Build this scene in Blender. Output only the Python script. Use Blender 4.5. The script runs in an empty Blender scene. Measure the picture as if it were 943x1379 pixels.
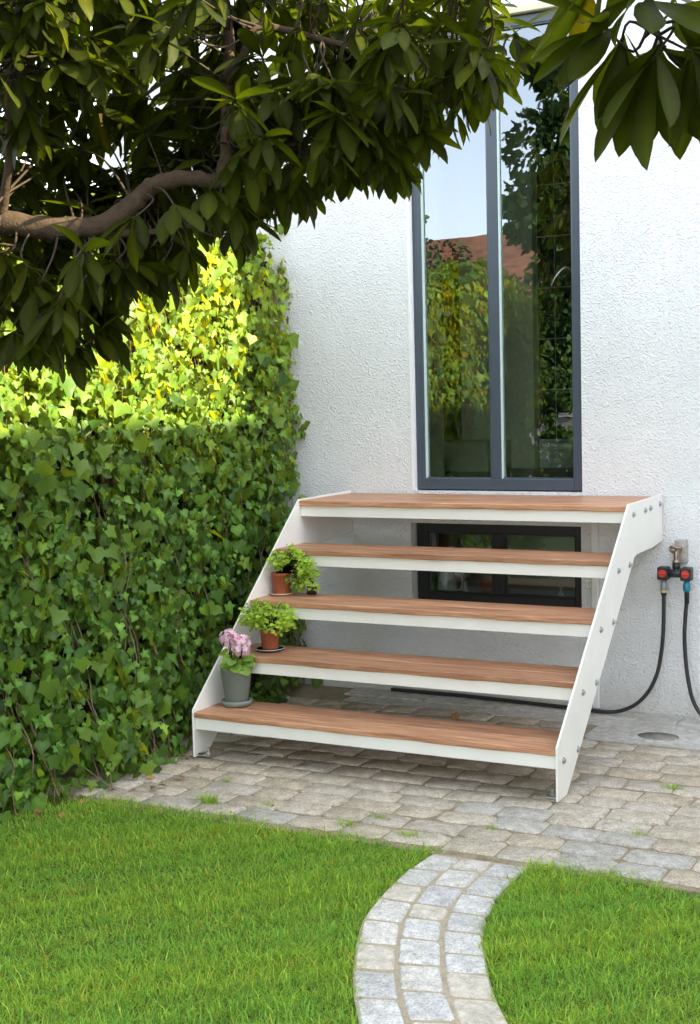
import bpy, math, random
import numpy as np
from mathutils import Matrix, Vector
rnd = random.Random(7)
rng = np.random.default_rng(11)
sc = bpy.context.scene
C = sc.collection
R = math.radians

# ---------------------------------------------------------------- camera
cam_d = bpy.data.cameras.new("camera"); cam = bpy.data.objects.new("camera", cam_d); C.objects.link(cam)
cam_d.sensor_fit = 'VERTICAL'; cam_d.sensor_height = 36.0; cam_d.sensor_width = 24.6
cam_d.lens = 47.5265; cam_d.clip_start = 0.05; cam_d.clip_end = 2000
CR, CU, CF = (0.884197, 0.466453, -0.024844), (-0.017973, 0.087120, 0.996036), (-0.466768, 0.880245, -0.085414)
CAM = np.array([3.03163, -5.74943, 1.41734])
m = Matrix.Identity(4)
for i in range(3):
    m[i][0] = CR[i]; m[i][1] = CU[i]; m[i][2] = -CF[i]; m[i][3] = CAM[i]
cam.matrix_world = m
sc.camera = cam

# ---------------------------------------------------------------- sky, sun, exposure
SUN_EL, SUN_AZ = R(25.5), R(6.0)          # azimuth from +X towards +Y: the sun stands just behind the plane of the house front
sun_vec = Vector((math.cos(SUN_EL)*math.cos(SUN_AZ), math.cos(SUN_EL)*math.sin(SUN_AZ), math.sin(SUN_EL)))
world = bpy.data.worlds.new("World"); sc.world = world; world.use_nodes = True
wn, wl = world.node_tree.nodes, world.node_tree.links
wn.clear()
wo = wn.new('ShaderNodeOutputWorld'); bg = wn.new('ShaderNodeBackground'); sky = wn.new('ShaderNodeTexSky'); hs = wn.new('ShaderNodeHueSaturation')
sky.sky_type = 'NISHITA'; sky.sun_disc = False; sky.sun_elevation = SUN_EL; sky.sun_rotation = R(90) - SUN_AZ
sky.air_density = 1.0; sky.dust_density = 0.8; sky.ozone_density = 0.8
hs.inputs['Saturation'].default_value = 0.40
bg.inputs['Strength'].default_value = 0.14
wl.new(sky.outputs[0], hs.inputs['Color']); wl.new(hs.outputs[0], bg.inputs['Color']); wl.new(bg.outputs[0], wo.inputs['Surface'])
sun_d = bpy.data.lights.new("sun", 'SUN'); sun_d.energy = 2.35; sun_d.angle = R(0.5); sun_d.color = (1.0, 0.88, 0.56)
sun = bpy.data.objects.new("sun", sun_d); C.objects.link(sun)
sun.rotation_euler = sun_vec.to_track_quat('Z', 'Y').to_euler(); sun.location = (8, 2, 9)
sc.view_settings.view_transform = 'Standard'; sc.view_settings.look = 'None'
sc.view_settings.gamma = 1.0; sc.view_settings.use_curve_mapping = False
sc.view_settings.exposure = 3.06
sc.render.engine = 'CYCLES'
sc.cycles.max_bounces = 8; sc.cycles.transparent_max_bounces = 12; sc.cycles.use_denoising = True
sc.cycles.diffuse_bounces = 4; sc.cycles.glossy_bounces = 4; sc.cycles.transmission_bounces = 4

# ---------------------------------------------------------------- helpers
def tag(o, label, cat, group=None):
    o['label'] = label; o['category'] = cat
    if group: o['group'] = group
    return o

def thing(name, label, cat, loc=(0, 0, 0), group=None):
    o = bpy.data.objects.new(name, None); C.objects.link(o); o.location = loc; o.empty_display_size = 0.1
    return tag(o, label, cat, group)

def base(o):
    p = np.zeros(3)
    while o is not None:
        p += np.array(o.location); o = o.parent
    return p

def link(name, me, mat, parent=None, smooth=False):
    """the mesh's points are in world coordinates; they are moved into the parent's frame"""
    if parent is not None:
        b = base(parent); me.transform(Matrix.Translation((-b[0], -b[1], -b[2])))
    if mat is not None and len(me.materials) == 0: me.materials.append(mat)
    if smooth: me.polygons.foreach_set('use_smooth', [True]*len(me.polygons))
    o = bpy.data.objects.new(name, me); C.objects.link(o); o.parent = parent
    return o

class MB:
    def __init__(s): s.v = []; s.f = []
    def add(s, v, f):
        n = len(s.v); s.v += [tuple(map(float, p)) for p in v]; s.f += [tuple(n+i for i in q) for q in f]; return s
    def box(s, x0, x1, y0, y1, z0, z1, b=0.0):
        if b <= 0:
            v = [(x, y, z) for z in (z0, z1) for y in (y0, y1) for x in (x0, x1)]
            return s.add(v, [(0,2,3,1),(4,5,7,6),(0,1,5,4),(2,6,7,3),(0,4,6,2),(1,3,7,5)])
        v = []; idx = {}
        for i, x in enumerate((x0, x1)):
            for j, y in enumerate((y0, y1)):
                for k, z in enumerate((z0, z1)):
                    sx, sy, sz = (1-2*i)*b, (1-2*j)*b, (1-2*k)*b
                    for a, p in (('x', (x, y+sy, z+sz)), ('y', (x+sx, y, z+sz)), ('z', (x+sx, y+sy, z))):
                        idx[i, j, k, a] = len(v); v.append(p)
        g = idx; f = []
        for i in (0, 1): f.append((g[i,0,0,'x'], g[i,1,0,'x'], g[i,1,1,'x'], g[i,0,1,'x']))
        for j in (0, 1): f.append((g[0,j,0,'y'], g[1,j,0,'y'], g[1,j,1,'y'], g[0,j,1,'y']))
        for k in (0, 1): f.append((g[0,0,k,'z'], g[1,0,k,'z'], g[1,1,k,'z'], g[0,1,k,'z']))
        for i in (0, 1):
            for j in (0, 1): f.append((g[i,j,0,'x'], g[i,j,0,'y'], g[i,j,1,'y'], g[i,j,1,'x']))
            for k in (0, 1): f.append((g[i,0,k,'x'], g[i,0,k,'z'], g[i,1,k,'z'], g[i,1,k,'x']))
        for j in (0, 1):
            for k in (0, 1): f.append((g[0,j,k,'y'], g[0,j,k,'z'], g[1,j,k,'z'], g[1,j,k,'y']))
        for i in (0, 1):
            for j in (0, 1):
                for k in (0, 1): f.append((g[i,j,k,'x'], g[i,j,k,'y'], g[i,j,k,'z']))
        return s.add(v, f)
    def tube(s, pts, rad, n=8, cap=True):
        pts = [np.array(p, float) for p in pts]; k = len(pts)
        if not hasattr(rad, '__len__'): rad = [rad]*k
        up = None; rings = []
        for i, p in enumerate(pts):
            t = pts[min(i+1, k-1)] - pts[max(i-1, 0)]; t /= np.linalg.norm(t)+1e-9
            if up is None:
                up = np.cross(t, (0.31, 0.17, 0.93)) if abs(t[2]) < .9 else np.cross(t, (1, 0.1, 0))
            up = up - t*(up@t); up /= np.linalg.norm(up)+1e-9; w = np.cross(t, up)
            rings.append([p + rad[i]*(math.cos(a)*up + math.sin(a)*w) for a in np.linspace(0, 2*math.pi, n, endpoint=False)])
        v = [q for r_ in rings for q in r_]; f = []
        for i in range(k-1):
            for j in range(n):
                f.append((i*n+j, i*n+(j+1) % n, (i+1)*n+(j+1) % n, (i+1)*n+j))
        if cap: f += [tuple(range(n-1, -1, -1)), tuple(range((k-1)*n, k*n))]
        return s.add(v, f)
    def lathe(s, prof, c, n=24, close=False):
        v = []; f = []; k = len(prof)
        for r_, z in prof:
            for j in range(n):
                a = 2*math.pi*j/n; v.append((c[0]+r_*math.cos(a), c[1]+r_*math.sin(a), c[2]+z))
        for i in range(k-1):
            for j in range(n): f.append((i*n+j, i*n+(j+1) % n, (i+1)*n+(j+1) % n, (i+1)*n+j))
        if prof[0][0] > 1e-6: f.append(tuple(range(n-1, -1, -1)))
        if prof[-1][0] > 1e-6: f.append(tuple(range((k-1)*n, k*n)))
        return s.add(v, f)
    def prism_x(s, prof, x0, x1):
        k = len(prof); v = [(x0, y, z) for y, z in prof] + [(x1, y, z) for y, z in prof]
        f = [tuple(range(k)), tuple(range(2*k-1, k-1, -1))] + [(i, k+i, k+(i+1) % k, (i+1) % k) for i in range(k)]
        return s.add(v, f)
    def mesh(s, name):
        import bmesh
        me = bpy.data.meshes.new(name); me.from_pydata(s.v, [], s.f)
        bm = bmesh.new(); bm.from_mesh(me); bmesh.ops.recalc_face_normals(bm, faces=bm.faces); bm.to_mesh(me); bm.free()
        return me
    def build(s, name, mat, parent=None, smooth=False): return link(name, s.mesh(name), mat, parent, smooth)

def smooth_path(pts, n=8):
    P_ = [np.array(p, float) for p in pts]; P_ = [2*P_[0]-P_[1]] + P_ + [2*P_[-1]-P_[-2]]; out = []
    for i in range(1, len(P_)-2):
        a, b, c, d = P_[i-1:i+3]
        for t in np.linspace(0, 1, n, endpoint=False):
            out.append(.5*(2*b + (c-a)*t + (2*a-5*b+4*c-d)*t*t + (3*b-a-3*c+d)*t**3))
    out.append(P_[-2]); return out

def tri_mesh(name, V, F, tint=None):
    V = np.ascontiguousarray(V, np.float32); F = np.ascontiguousarray(F, np.int32)
    me = bpy.data.meshes.new(name); me.vertices.add(len(V)); me.vertices.foreach_set('co', V.ravel())
    me.loops.add(F.size); me.loops.foreach_set('vertex_index', F.ravel()); me.polygons.add(len(F))
    me.polygons.foreach_set('loop_start', np.arange(0, F.size, 3, dtype=np.int32))
    if tint is not None:
        at = me.attributes.new('tint', 'FLOAT_COLOR', 'POINT'); c = np.ones((len(V), 4), np.float32); c[:, :3] = tint
        at.data.foreach_set('color', c.ravel())
    me.update(calc_edges=True); return me

def frames(d, nrm):
    """rotation matrices whose columns are (width, length d, normal)"""
    d = d/np.linalg.norm(d, axis=1, keepdims=True)
    z = nrm - d*np.sum(nrm*d, axis=1, keepdims=True); z /= np.linalg.norm(z, axis=1, keepdims=True)+1e-9
    return np.stack([np.cross(d, z), d, z], axis=2)

def scatter(tv, tf, pos, rot, scl):
    N, n = len(pos), len(tv)
    V = np.einsum('nij,nkj->nki', rot, tv[None]*scl[:, None, None] if scl.ndim == 1 else tv[None]*scl[:, None, :]) + pos[:, None]
    F = tf[None] + (np.arange(N)*n)[:, None, None]
    return V.reshape(-1, 3), F.reshape(-1, 3)

def in_view(p, margin=0.0):
    d = p-CAM; z = d@np.array(CF); x = d@np.array(CR)/z; y = d@np.array(CU)/z
    return (z > 0) & (abs(x) < .259+margin) & (abs(y) < .379+margin)

# ---------------------------------------------------------------- materials
def nodes(name):
    m_ = bpy.data.materials.new(name); m_.use_nodes = True
    nt = m_.node_tree; b = nt.nodes['Principled BSDF']; return m_, nt, b

def N(nt, t, **kw):
    n = nt.nodes.new(t)
    for k, v in kw.items():
        if k in n.inputs.keys(): n.inputs[k].default_value = v
        else: setattr(n, k, v)
    return n

def ramp(nt, fac, stops):
    r_ = nt.nodes.new('ShaderNodeValToRGB'); e = r_.color_ramp.elements
    while len(e) < len(stops): e.new(0.5)
    for i, (p, c) in enumerate(stops): e[i].position = p; e[i].color = (*c, 1)
    nt.links.new(fac, r_.inputs[0]); return r_.outputs[0]

def coords(nt, scale=(1, 1, 1), kind='Object'):
    t = nt.nodes.new('ShaderNodeTexCoord'); mp = nt.nodes.new('ShaderNodeMapping'); mp.inputs['Scale'].default_value = scale
    nt.links.new(t.outputs[kind], mp.inputs['Vector']); return mp.outputs[0]

def noise(nt, vec, scale, detail=4, rough=.6):
    n = N(nt, 'ShaderNodeTexNoise', Scale=scale, Detail=detail, Roughness=rough); nt.links.new(vec, n.inputs['Vector']); return n.outputs[0]

def bump(nt, b, h, dist, strength=1.0):
    n = N(nt, 'ShaderNodeBump', Distance=dist, Strength=strength); nt.links.new(h, n.inputs['Height']); nt.links.new(n.outputs[0], b.inputs['Normal'])

def plain(name, col, rough=.5, metal=0.0, var=.12, scale=30, bmp=.0004, spec=.5):
    m_, nt, b = nodes(name); v = coords(nt); n = noise(nt, v, scale)
    c = ramp(nt, n, [(.25, tuple(x*(1-var) for x in col)), (.75, tuple(min(1, x*(1+var)) for x in col))])
    nt.links.new(c, b.inputs['Base Color']); b.inputs['Roughness'].default_value = rough; b.inputs['Metallic'].default_value = metal
    b.inputs['Specular IOR Level'].default_value = spec
    if bmp: bump(nt, b, n, bmp)
    return m_

def mat_render():
    m_, nt, b = nodes('white_roughcast'); v = coords(nt)
    n1 = noise(nt, v, 120, 3, .6); vo = N(nt, 'ShaderNodeTexVoronoi', Scale=92.0); wv = N(nt, 'ShaderNodeVectorMath', operation='MULTIPLY_ADD')
    nd = N(nt, 'ShaderNodeTexNoise', Scale=40.0, Detail=2.0); nt.links.new(v, nd.inputs['Vector']); nt.links.new(nd.outputs['Color'], wv.inputs[0]); wv.inputs[1].default_value = (.03, .03, .03); nt.links.new(v, wv.inputs[2])
    nt.links.new(wv.outputs[0], vo.inputs['Vector'])
    n0 = noise(nt, v, 3.0, 5, .6); big = noise(nt, v, 1.1, 4, .6); gate = noise(nt, v, 30, 3, .6)
    pk_ = N(nt, 'ShaderNodeMapRange'); pk_.inputs['From Min'].default_value = .55; pk_.inputs['From Max'].default_value = .05; nt.links.new(vo.outputs['Distance'], pk_.inputs['Value'])
    gm = N(nt, 'ShaderNodeMath', operation='MULTIPLY'); nt.links.new(pk_.outputs[0], gm.inputs[0]); nt.links.new(gate, gm.inputs[1])
    ad2 = N(nt, 'ShaderNodeMath', operation='MULTIPLY_ADD'); ad2.inputs[1].default_value = .55; nt.links.new(n1, ad2.inputs[0]); nt.links.new(gm.outputs[0], ad2.inputs[2])
    bump(nt, b, ad2.outputs[0], .0105, .68)
    c = ramp(nt, big, [(.3, (.71, .705, .695)), (.6, (.755, .75, .74)), (.8, (.775, .77, .76))])
    c2 = ramp(nt, n0, [(.3, (.93, .93, .93)), (.6, (1, 1, 1))])
    mm = N(nt, 'ShaderNodeMix', data_type='RGBA', blend_type='MULTIPLY'); mm.inputs[0].default_value = 1
    nt.links.new(c, mm.inputs[6]); nt.links.new(c2, mm.inputs[7])
    # rain splash dirt along the foot of the wall, ragged upper edge
    sx = nt.nodes.new('ShaderNodeSeparateXYZ'); nt.links.new(v, sx.inputs[0]); dn = noise(nt, v, 9, 6, .7)
    hz_ = N(nt, 'ShaderNodeMath', operation='MULTIPLY_ADD'); hz_.inputs[1].default_value = -.30; nt.links.new(dn, hz_.inputs[0]); nt.links.new(sx.outputs['Z'], hz_.inputs[2])
    dr_ = N(nt, 'ShaderNodeMapRange'); dr_.inputs['From Min'].default_value = .06; dr_.inputs['From Max'].default_value = -.14; dr_.inputs['To Max'].default_value = .55; nt.links.new(hz_.outputs[0], dr_.inputs['Value'])
    md_ = N(nt, 'ShaderNodeMix', data_type='RGBA'); nt.links.new(dr_.outputs[0], md_.inputs[0]); nt.links.new(mm.outputs[2], md_.inputs[6]); md_.inputs[7].default_value = (.46, .44, .38, 1)
    nt.links.new(md_.outputs[2], b.inputs['Base Color'])
    b.inputs['Roughness'].default_value = .85; b.inputs['Specular IOR Level'].default_value = .2
    return m_

def mat_wood():
    m_, nt, b = nodes('oiled_hardwood'); oi = nt.nodes.new('ShaderNodeObjectInfo')
    t = nt.nodes.new('ShaderNodeTexCoord'); ad = N(nt, 'ShaderNodeVectorMath', operation='MULTIPLY_ADD')
    cb = nt.nodes.new('ShaderNodeCombineXYZ'); nt.links.new(oi.outputs['Random'], cb.inputs[0]); nt.links.new(oi.outputs['Random'], cb.inputs[1]); nt.links.new(oi.outputs['Random'], cb.inputs[2])
    nt.links.new(cb.outputs[0], ad.inputs[0]); ad.inputs[1].default_value = (17, 31, 23); nt.links.new(t.outputs['Object'], ad.inputs[2])
    mp = nt.nodes.new('ShaderNodeMapping'); mp.inputs['Scale'].default_value = (2.2, 30, 30); nt.links.new(ad.outputs[0], mp.inputs['Vector'])
    n = noise(nt, mp.outputs[0], 1.6, 6, .62)
    mp2 = nt.nodes.new('ShaderNodeMapping'); mp2.inputs['Scale'].default_value = (9, 260, 260); nt.links.new(ad.outputs[0], mp2.inputs['Vector'])
    n2 = noise(nt, mp2.outputs[0], 1.5, 3, .6)
    c = ramp(nt, n, [(.28, (.24, .105, .052)), (.42, (.43, .205, .110)), (.54, (.55, .285, .158)), (.72, (.68, .39, .235))])
    cf = ramp(nt, n2, [(.35, (.60, .54, .50)), (.6, (1, 1, 1))])
    mm = N(nt, 'ShaderNodeMix', data_type='RGBA', blend_type='MULTIPLY'); mm.inputs[0].default_value = .8
    nt.links.new(c, mm.inputs[6]); nt.links.new(cf, mm.inputs[7])
    hv = N(nt, 'ShaderNodeHueSaturation'); mr = N(nt, 'ShaderNodeMapRange'); mr.inputs['To Min'].default_value = .82; mr.inputs['To Max'].default_value = 1.16
    nt.links.new(oi.outputs['Random'], mr.inputs['Value']); nt.links.new(mr.outputs[0], hv.inputs['Value']); nt.links.new(mm.outputs[2], hv.inputs['Color'])
    nt.links.new(hv.outputs[0], b.inputs['Base Color']); b.inputs['Roughness'].default_value = .42; b.inputs['Specular IOR Level'].default_value = .4
    bump(nt, b, n2, .0006); return m_

def mat_stone(name, stops, speck=.35):
    m_, nt, b = nodes(name); oi = nt.nodes.new('ShaderNodeObjectInfo'); t = nt.nodes.new('ShaderNodeTexCoord')
    at = N(nt, 'ShaderNodeAttribute', attribute_name='tint')
    geo = nt.nodes.new('ShaderNodeNewGeometry')
    v = geo.outputs['Position']
    c = ramp(nt, oi.outputs['Random'], stops)
    n1 = noise(nt, v, 150, 4, .7); n2 = noise(nt, v, 26, 6, .7); n3 = noise(nt, v, 3.2, 4, .6)
    s1 = ramp(nt, n1, [(.3, (1-speck,)*3), (.52, (1, 1, 1)), (.72, (1+speck*.5,)*3)])
    s2 = ramp(nt, n2, [(.3, (.66, .65, .62)), (.5, (.95, .95, .95)), (.7, (1.25, 1.25, 1.25))])
    s3 = ramp(nt, n3, [(.35, (.83, .82, .78)), (.6, (1, 1, 1))])
    cur = c
    for s_ in (s1, s2, s3):
        mm = N(nt, 'ShaderNodeMix', data_type='RGBA', blend_type='MULTIPLY'); mm.inputs[0].default_value = 1; nt.links.new(cur, mm.inputs[6]); nt.links.new(s_, mm.inputs[7]); cur = mm.outputs[2]
    nt.links.new(cur, b.inputs['Base Color']); b.inputs['Roughness'].default_value = .85; b.inputs['Specular IOR Level'].default_value = .25
    mx = N(nt, 'ShaderNodeMath', operation='ADD'); nt.links.new(n1, mx.inputs[0]); nt.links.new(n2, mx.inputs[1]); bump(nt, b, mx.outputs[0], .004, .8)
    return m_

def mat_leaf(name, col, trans, tcol=None, rough=.4, spec=.5, vein=None):
    """leaf blade: its tint attribute times a base colour, with some light passing through"""
    m_, nt, b = nodes(name); at = N(nt, 'ShaderNodeAttribute', attribute_name='tint')
    n = noise(nt, coords(nt), 60, 2)
    va = ramp(nt, n, [(.3, (.8, .82, .8)), (.7, (1.12, 1.1, 1.1))])
    m1 = N(nt, 'ShaderNodeMix', data_type='RGBA', blend_type='MULTIPLY'); m1.inputs[0].default_value = 1; m1.inputs[7].default_value = (*col, 1); nt.links.new(at.outputs['Color'], m1.inputs[6])
    m2 = N(nt, 'ShaderNodeMix', data_type='RGBA', blend_type='MULTIPLY'); m2.inputs[0].default_value = 1; nt.links.new(m1.outputs[2], m2.inputs[6]); nt.links.new(va, m2.inputs[7])
    nt.links.new(m2.outputs[2], b.inputs['Base Color']); b.inputs['Roughness'].default_value = rough; b.inputs['Specular IOR Level'].default_value = spec
    tr = nt.nodes.new('ShaderNodeBsdfTranslucent'); m3 = N(nt, 'ShaderNodeMix', data_type='RGBA', blend_type='MULTIPLY'); m3.inputs[0].default_value = 1
    nt.links.new(at.outputs['Color'], m3.inputs[6]); m3.inputs[7].default_value = (*(tcol or tuple(min(1, x*1.6) for x in col)), 1); nt.links.new(m3.outputs[2], tr.inputs['Color'])
    ms = nt.nodes.new('ShaderNodeMixShader'); ms.inputs[0].default_value = trans
    nt.links.new(b.outputs[0], ms.inputs[1]); nt.links.new(tr.outputs[0], ms.inputs[2]); nt.links.new(ms.outputs[0], nt.nodes['Material Output'].inputs['Surface'])
    return m_

def mat_glass():
    m_ = bpy.data.materials.new('window_glass'); m_.use_nodes = True; nt = m_.node_tree; nt.nodes.remove(nt.nodes['Principled BSDF'])
    fr = N(nt, 'ShaderNodeFresnel', IOR=1.52); mu = N(nt, 'ShaderNodeMath', operation='MULTIPLY_ADD'); mu.inputs[1].default_value = 2.2; mu.inputs[2].default_value = .07
    nt.links.new(fr.outputs[0], mu.inputs[0])
    v = coords(nt); nz = noise(nt, v, 1.6, 2); bp = N(nt, 'ShaderNodeBump', Distance=.0012, Strength=1.0); nt.links.new(nz, bp.inputs['Height'])
    tr = nt.nodes.new('ShaderNodeBsdfTransparent'); tr.inputs[0].default_value = (.72, .78, .73, 1)
    gl = nt.nodes.new('ShaderNodeBsdfGlossy'); gl.inputs['Roughness'].default_value = 0.0; gl.inputs['Color'].default_value = (.82, .90, 1, 1); nt.links.new(bp.outputs[0], gl.inputs['Normal'])
    ms = nt.nodes.new('ShaderNodeMixShader'); nt.links.new(mu.outputs[0], ms.inputs[0]); nt.links.new(tr.outputs[0], ms.inputs[1]); nt.links.new(gl.outputs[0], ms.inputs[2])
    nt.links.new(ms.outputs[0], nt.nodes['Material Output'].inputs['Surface']); return m_

def mat_ground(name, stops, scale, bmp):
    m_, nt, b = nodes(name); geo = nt.nodes.new('ShaderNodeNewGeometry'); v = geo.outputs['Position']
    n = noise(nt, v, scale, 8, .7); n2 = noise(nt, v, scale*9, 4, .6)
    mx = N(nt, 'ShaderNodeMath', operation='ADD'); nt.links.new(n, mx.inputs[0]); nt.links.new(n2, mx.inputs[1])
    hf = N(nt, 'ShaderNodeMath', operation='MULTIPLY'); hf.inputs[1].default_value = .5; nt.links.new(mx.outputs[0], hf.inputs[0])
    nt.links.new(ramp(nt, hf.outputs[0], stops), b.inputs['Base Color']); b.inputs['Roughness'].default_value = .95; b.inputs['Specular IOR Level'].default_value = .15
    bump(nt, b, hf.outputs[0], bmp); return m_

M = dict(
    wall=mat_render(), wood=mat_wood(), glass=mat_glass(),
    reveal=plain('smooth_white_plaster', (.78, .78, .77), .8, var=.05, scale=12),
    frame=plain('slate_blue_paint', (.050, .066, .088), .38, var=.08, scale=18),
    darkframe=plain('black_paint', (.010, .011, .012), .4, var=.1),
    steel=plain('cream_powder_coat', (.80, .785, .73), .38, var=.04, scale=9, bmp=.0003),
    bolt=plain('zinc_steel', (.42, .43, .43), .35, .9, var=.25, scale=120),
    galv=plain('galvanised_plate', (.46, .44, .40), .45, .75, var=.3, scale=60),
    brass=plain('tarnished_brass', (.33, .25, .19), .38, .85, var=.35, scale=70),
    blackplastic=plain('black_plastic', (.018, .018, .020), .45, var=.2),
    greyplastic=plain('grey_plastic', (.22, .23, .24), .5),
    redplastic=plain('red_plastic', (.55, .035, .03), .4),
    tealplastic=plain('teal_plastic', (.012, .17, .25), .4),
    yellowplastic=plain('tan_plastic', (.55, .42, .20), .5),
    rubber=plain('black_rubber', (.020, .019, .020), .5, var=.3, scale=40),
    whiteplastic=plain('white_plastic', (.75, .75, .73), .4, var=.04),
    terracotta=plain('terracotta', (.31, .082, .032), .75, var=.15, scale=25, bmp=.001),
    palesaucer=plain('pale_clay', (.62, .42, .28), .8, var=.12, scale=30),
    greypot=plain('grey_green_pot', (.135, .155, .128), .75, var=.12, scale=14, bmp=.001),
    greysaucer=plain('grey_saucer', (.20, .215, .19), .7, var=.1, scale=14),
    darkplate=plain('dark_glazed_saucer', (.035, .035, .04), .3), whiterim=plain('white_glaze', (.7, .7, .68), .3),
    soil=plain('potting_soil', (.030, .020, .013), .95, var=.5, scale=120, bmp=.004),
    bottle=plain('dark_bottle_glass', (.012, .010, .009), .12),
    concrete=mat_stone('pale_concrete', [(0, (.52, .50, .455)), (1, (.58, .555, .51))], .16),
    grime=plain('grimy_concrete', (.23, .215, .18), .9, var=.4, scale=30, bmp=.003),
    bark=plain('grey_brown_bark', (.056, .034, .018), .9, var=.45, scale=45, bmp=.006),
    twig=plain('brown_twig', (.042, .026, .016), .85, var=.3, scale=60),
    vine=plain('ivy_vine', (.20, .135, .085), .9, var=.35, scale=60),
    board=plain('weathered_board', (.022, .016, .011), .9, var=.3, scale=20),
    stone=mat_stone('sandy_paver', [(0, (.49, .415, .31)), (.3, (.55, .475, .365)), (.55, (.52, .46, .375)), (.78, (.58, .505, .40)), (1, (.48, .43, .36))], .5),
    greystone=mat_stone('blue_grey_paver', [(0, (.46, .43, .375)), (1, (.52, .485, .425))], .45),
    pathstone=mat_stone('pale_grey_cobble', [(0, (.57, .555, .54)), (.3, (.66, .64, .60)), (.55, (.59, .575, .555)), (.75, (.68, .635, .57)), (1, (.63, .615, .585))], .45),
    creamstone=mat_stone('cream_cobble', [(0, (.62, .56, .465)), (1, (.66, .60, .51))], .25),
    sand=mat_ground('joint_sand', [(.35, (.16, .125, .075)), (.5, (.27, .22, .145)), (.65, (.36, .30, .21))], 9, .004),
    pathsand=mat_ground('path_sand', [(.35, (.26, .21, .14)), (.5, (.40, .335, .235)), (.65, (.47, .40, .29))], 14, .003),
    earth=mat_ground('earth', [(.35, (.035, .028, .018)), (.5, (.065, .05, .032)), (.65, (.10, .078, .05))], 6, .01),
    turf=mat_ground('turf', [(.35, (.05, .065, .018)), (.5, (.085, .11, .03)), (.65, (.13, .125, .05))], 6, .008),
    ivy=mat_leaf('ivy_leaf', (.068, .142, .022), .27, (.40, .43, .012), .45, .26),
    tree=mat_leaf('leathery_leaf', (.024, .030, .003), .22, (.15, .20, .005), .5, .09),
    grass=mat_leaf('grass_blade', (.27, .47, .066), .50, (.48, .70, .065), .6, .25),
    herb=mat_leaf('herb_leaf', (.36, .52, .075), .45, (.58, .74, .09), .55, .25),
    geranium=mat_leaf('geranium_leaf', (.20, .34, .06), .35, (.36, .52, .07), .55, .3),
    petal=mat_leaf('pink_petal', (.88, .58, .70), .35, (.92, .66, .76), .6, .2),
    dryleaf=mat_leaf('dry_leaf', (.30, .17, .075), .15, (.35, .2, .08), .8, .2),
    conifer=mat_leaf('far_foliage', (.055, .10, .025), .2, (.14, .22, .03), .6, .2),
    rooftile=plain('red_roof_tile', (.24, .085, .045), .85, var=.6, scale=5), beige=plain('beige_render', (.55, .52, .47), .9, var=.06, scale=3),
    darkroom=plain('grey_room_paint', (.45, .46, .42), .9, var=.1, scale=4), palewall=plain('pale_olive_paint', (.66, .66, .52), .8, var=.06, scale=3),
    blacktile=plain('black_glazed_tile', (.012, .012, .013), .15), grout=plain('white_grout', (.62, .62, .60), .9), floorwood=plain('dark_floor', (.16, .12, .085), .5, var=.25, scale=9),
    paleseal=plain('pale_green_seal', (.55, .66, .60), .5, var=.05),
    chrome=plain('chrome', (.75, .76, .77), .15, 1.0, var=.05), cream=plain('cream_paint', (.60, .54, .38), .7, var=.08),
    jugglass=plain('cloudy_glass', (.55, .58, .58), .15, var=.08),
)

# ================================================================ SETTING
def struct(o): o['kind'] = 'structure'; return o
g = MB().add([(-300, -300, -.06), (300, -300, -.06), (300, 300, -.06), (-300, 300, -.06)], [(0, 1, 2, 3)]).build('ground', M['earth']); struct(g)
# lawn: one soil sheet, gently uneven
nx, ny = 60, 60; xs = np.linspace(-14, 5.8, nx); ys = np.linspace(-12, -1.93, ny)
v = [(x, y, -.012+.004*math.sin(3*x)*math.cos(2.3*y)) for y in ys for x in xs]
lawn = MB().add(v, [(j*nx+i, j*nx+i+1, (j+1)*nx+i+1, (j+1)*nx+i) for j in range(ny-1) for i in range(nx-1)]).build('lawn', M['turf'], smooth=True); struct(lawn)
paving = MB().box(-.55, 1.45, -2.02, .02, -.055, -.0050).box(1.73, 5.6, -2.02, .02, -.055, -.0050).box(1.4501, 1.7299, -2.02, -.50, -.055, -.0050).box(1.4501, 1.7299, -.31, .02, -.055, -.0050).build('paving', M['sand']); struct(paving)

def stone_mesh(name, L, W, seed, mat, inset=.006, rr=.3, joint=.0022):
    """one worn block with a rounded outline, a worn arris and a slightly domed top; origin at the middle of its top"""
    q = random.Random(seed); hl, hw = L/2-joint, W/2-joint; c = W*rr
    j = lambda s=.05: q.uniform(-s, s)*W
    out = [(-hl+c+j(), -hw+j(.03)), (j(.3), -hw+j(.035)), (hl-c+j(), -hw+j(.03)), (hl+j(.03), -hw+c*.8+j()), (hl+j(.03), hw-c*.8+j()),
           (hl-c+j(), hw+j(.03)), (j(.3), hw+j(.035)), (-hl+c+j(), hw+j(.03)), (-hl+j(.03), hw-c*.8+j()), (-hl+j(.03), -hw+c*.8+j())]
    k = len(out); v = [(x, y, -.045) for x, y in out] + [(x, y, -.005) for x, y in out]
    t = q.uniform(-.003, .003); u_ = q.uniform(-.003, .003)
    for x, y in out:
        d = math.hypot(x, y); v.append((x*(1-inset/max(d, .02)), y*(1-inset/max(d, .02)), t*x/hl+u_*y/hw))
    v.append((0, 0, .0012))
    f = []
    for a in (0, k): f += [(a+i, a+(i+1) % k, a+k+(i+1) % k, a+k+i) for i in range(k)]
    f += [(2*k+i, 2*k+(i+1) % k, 3*k) for i in range(k)]
    me = bpy.data.meshes.new(name); me.from_pydata(v, [], f); me.materials.append(mat)
    me.polygons.foreach_set('use_smooth', [i >= 2*k for i in range(len(f))]); return me

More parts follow.
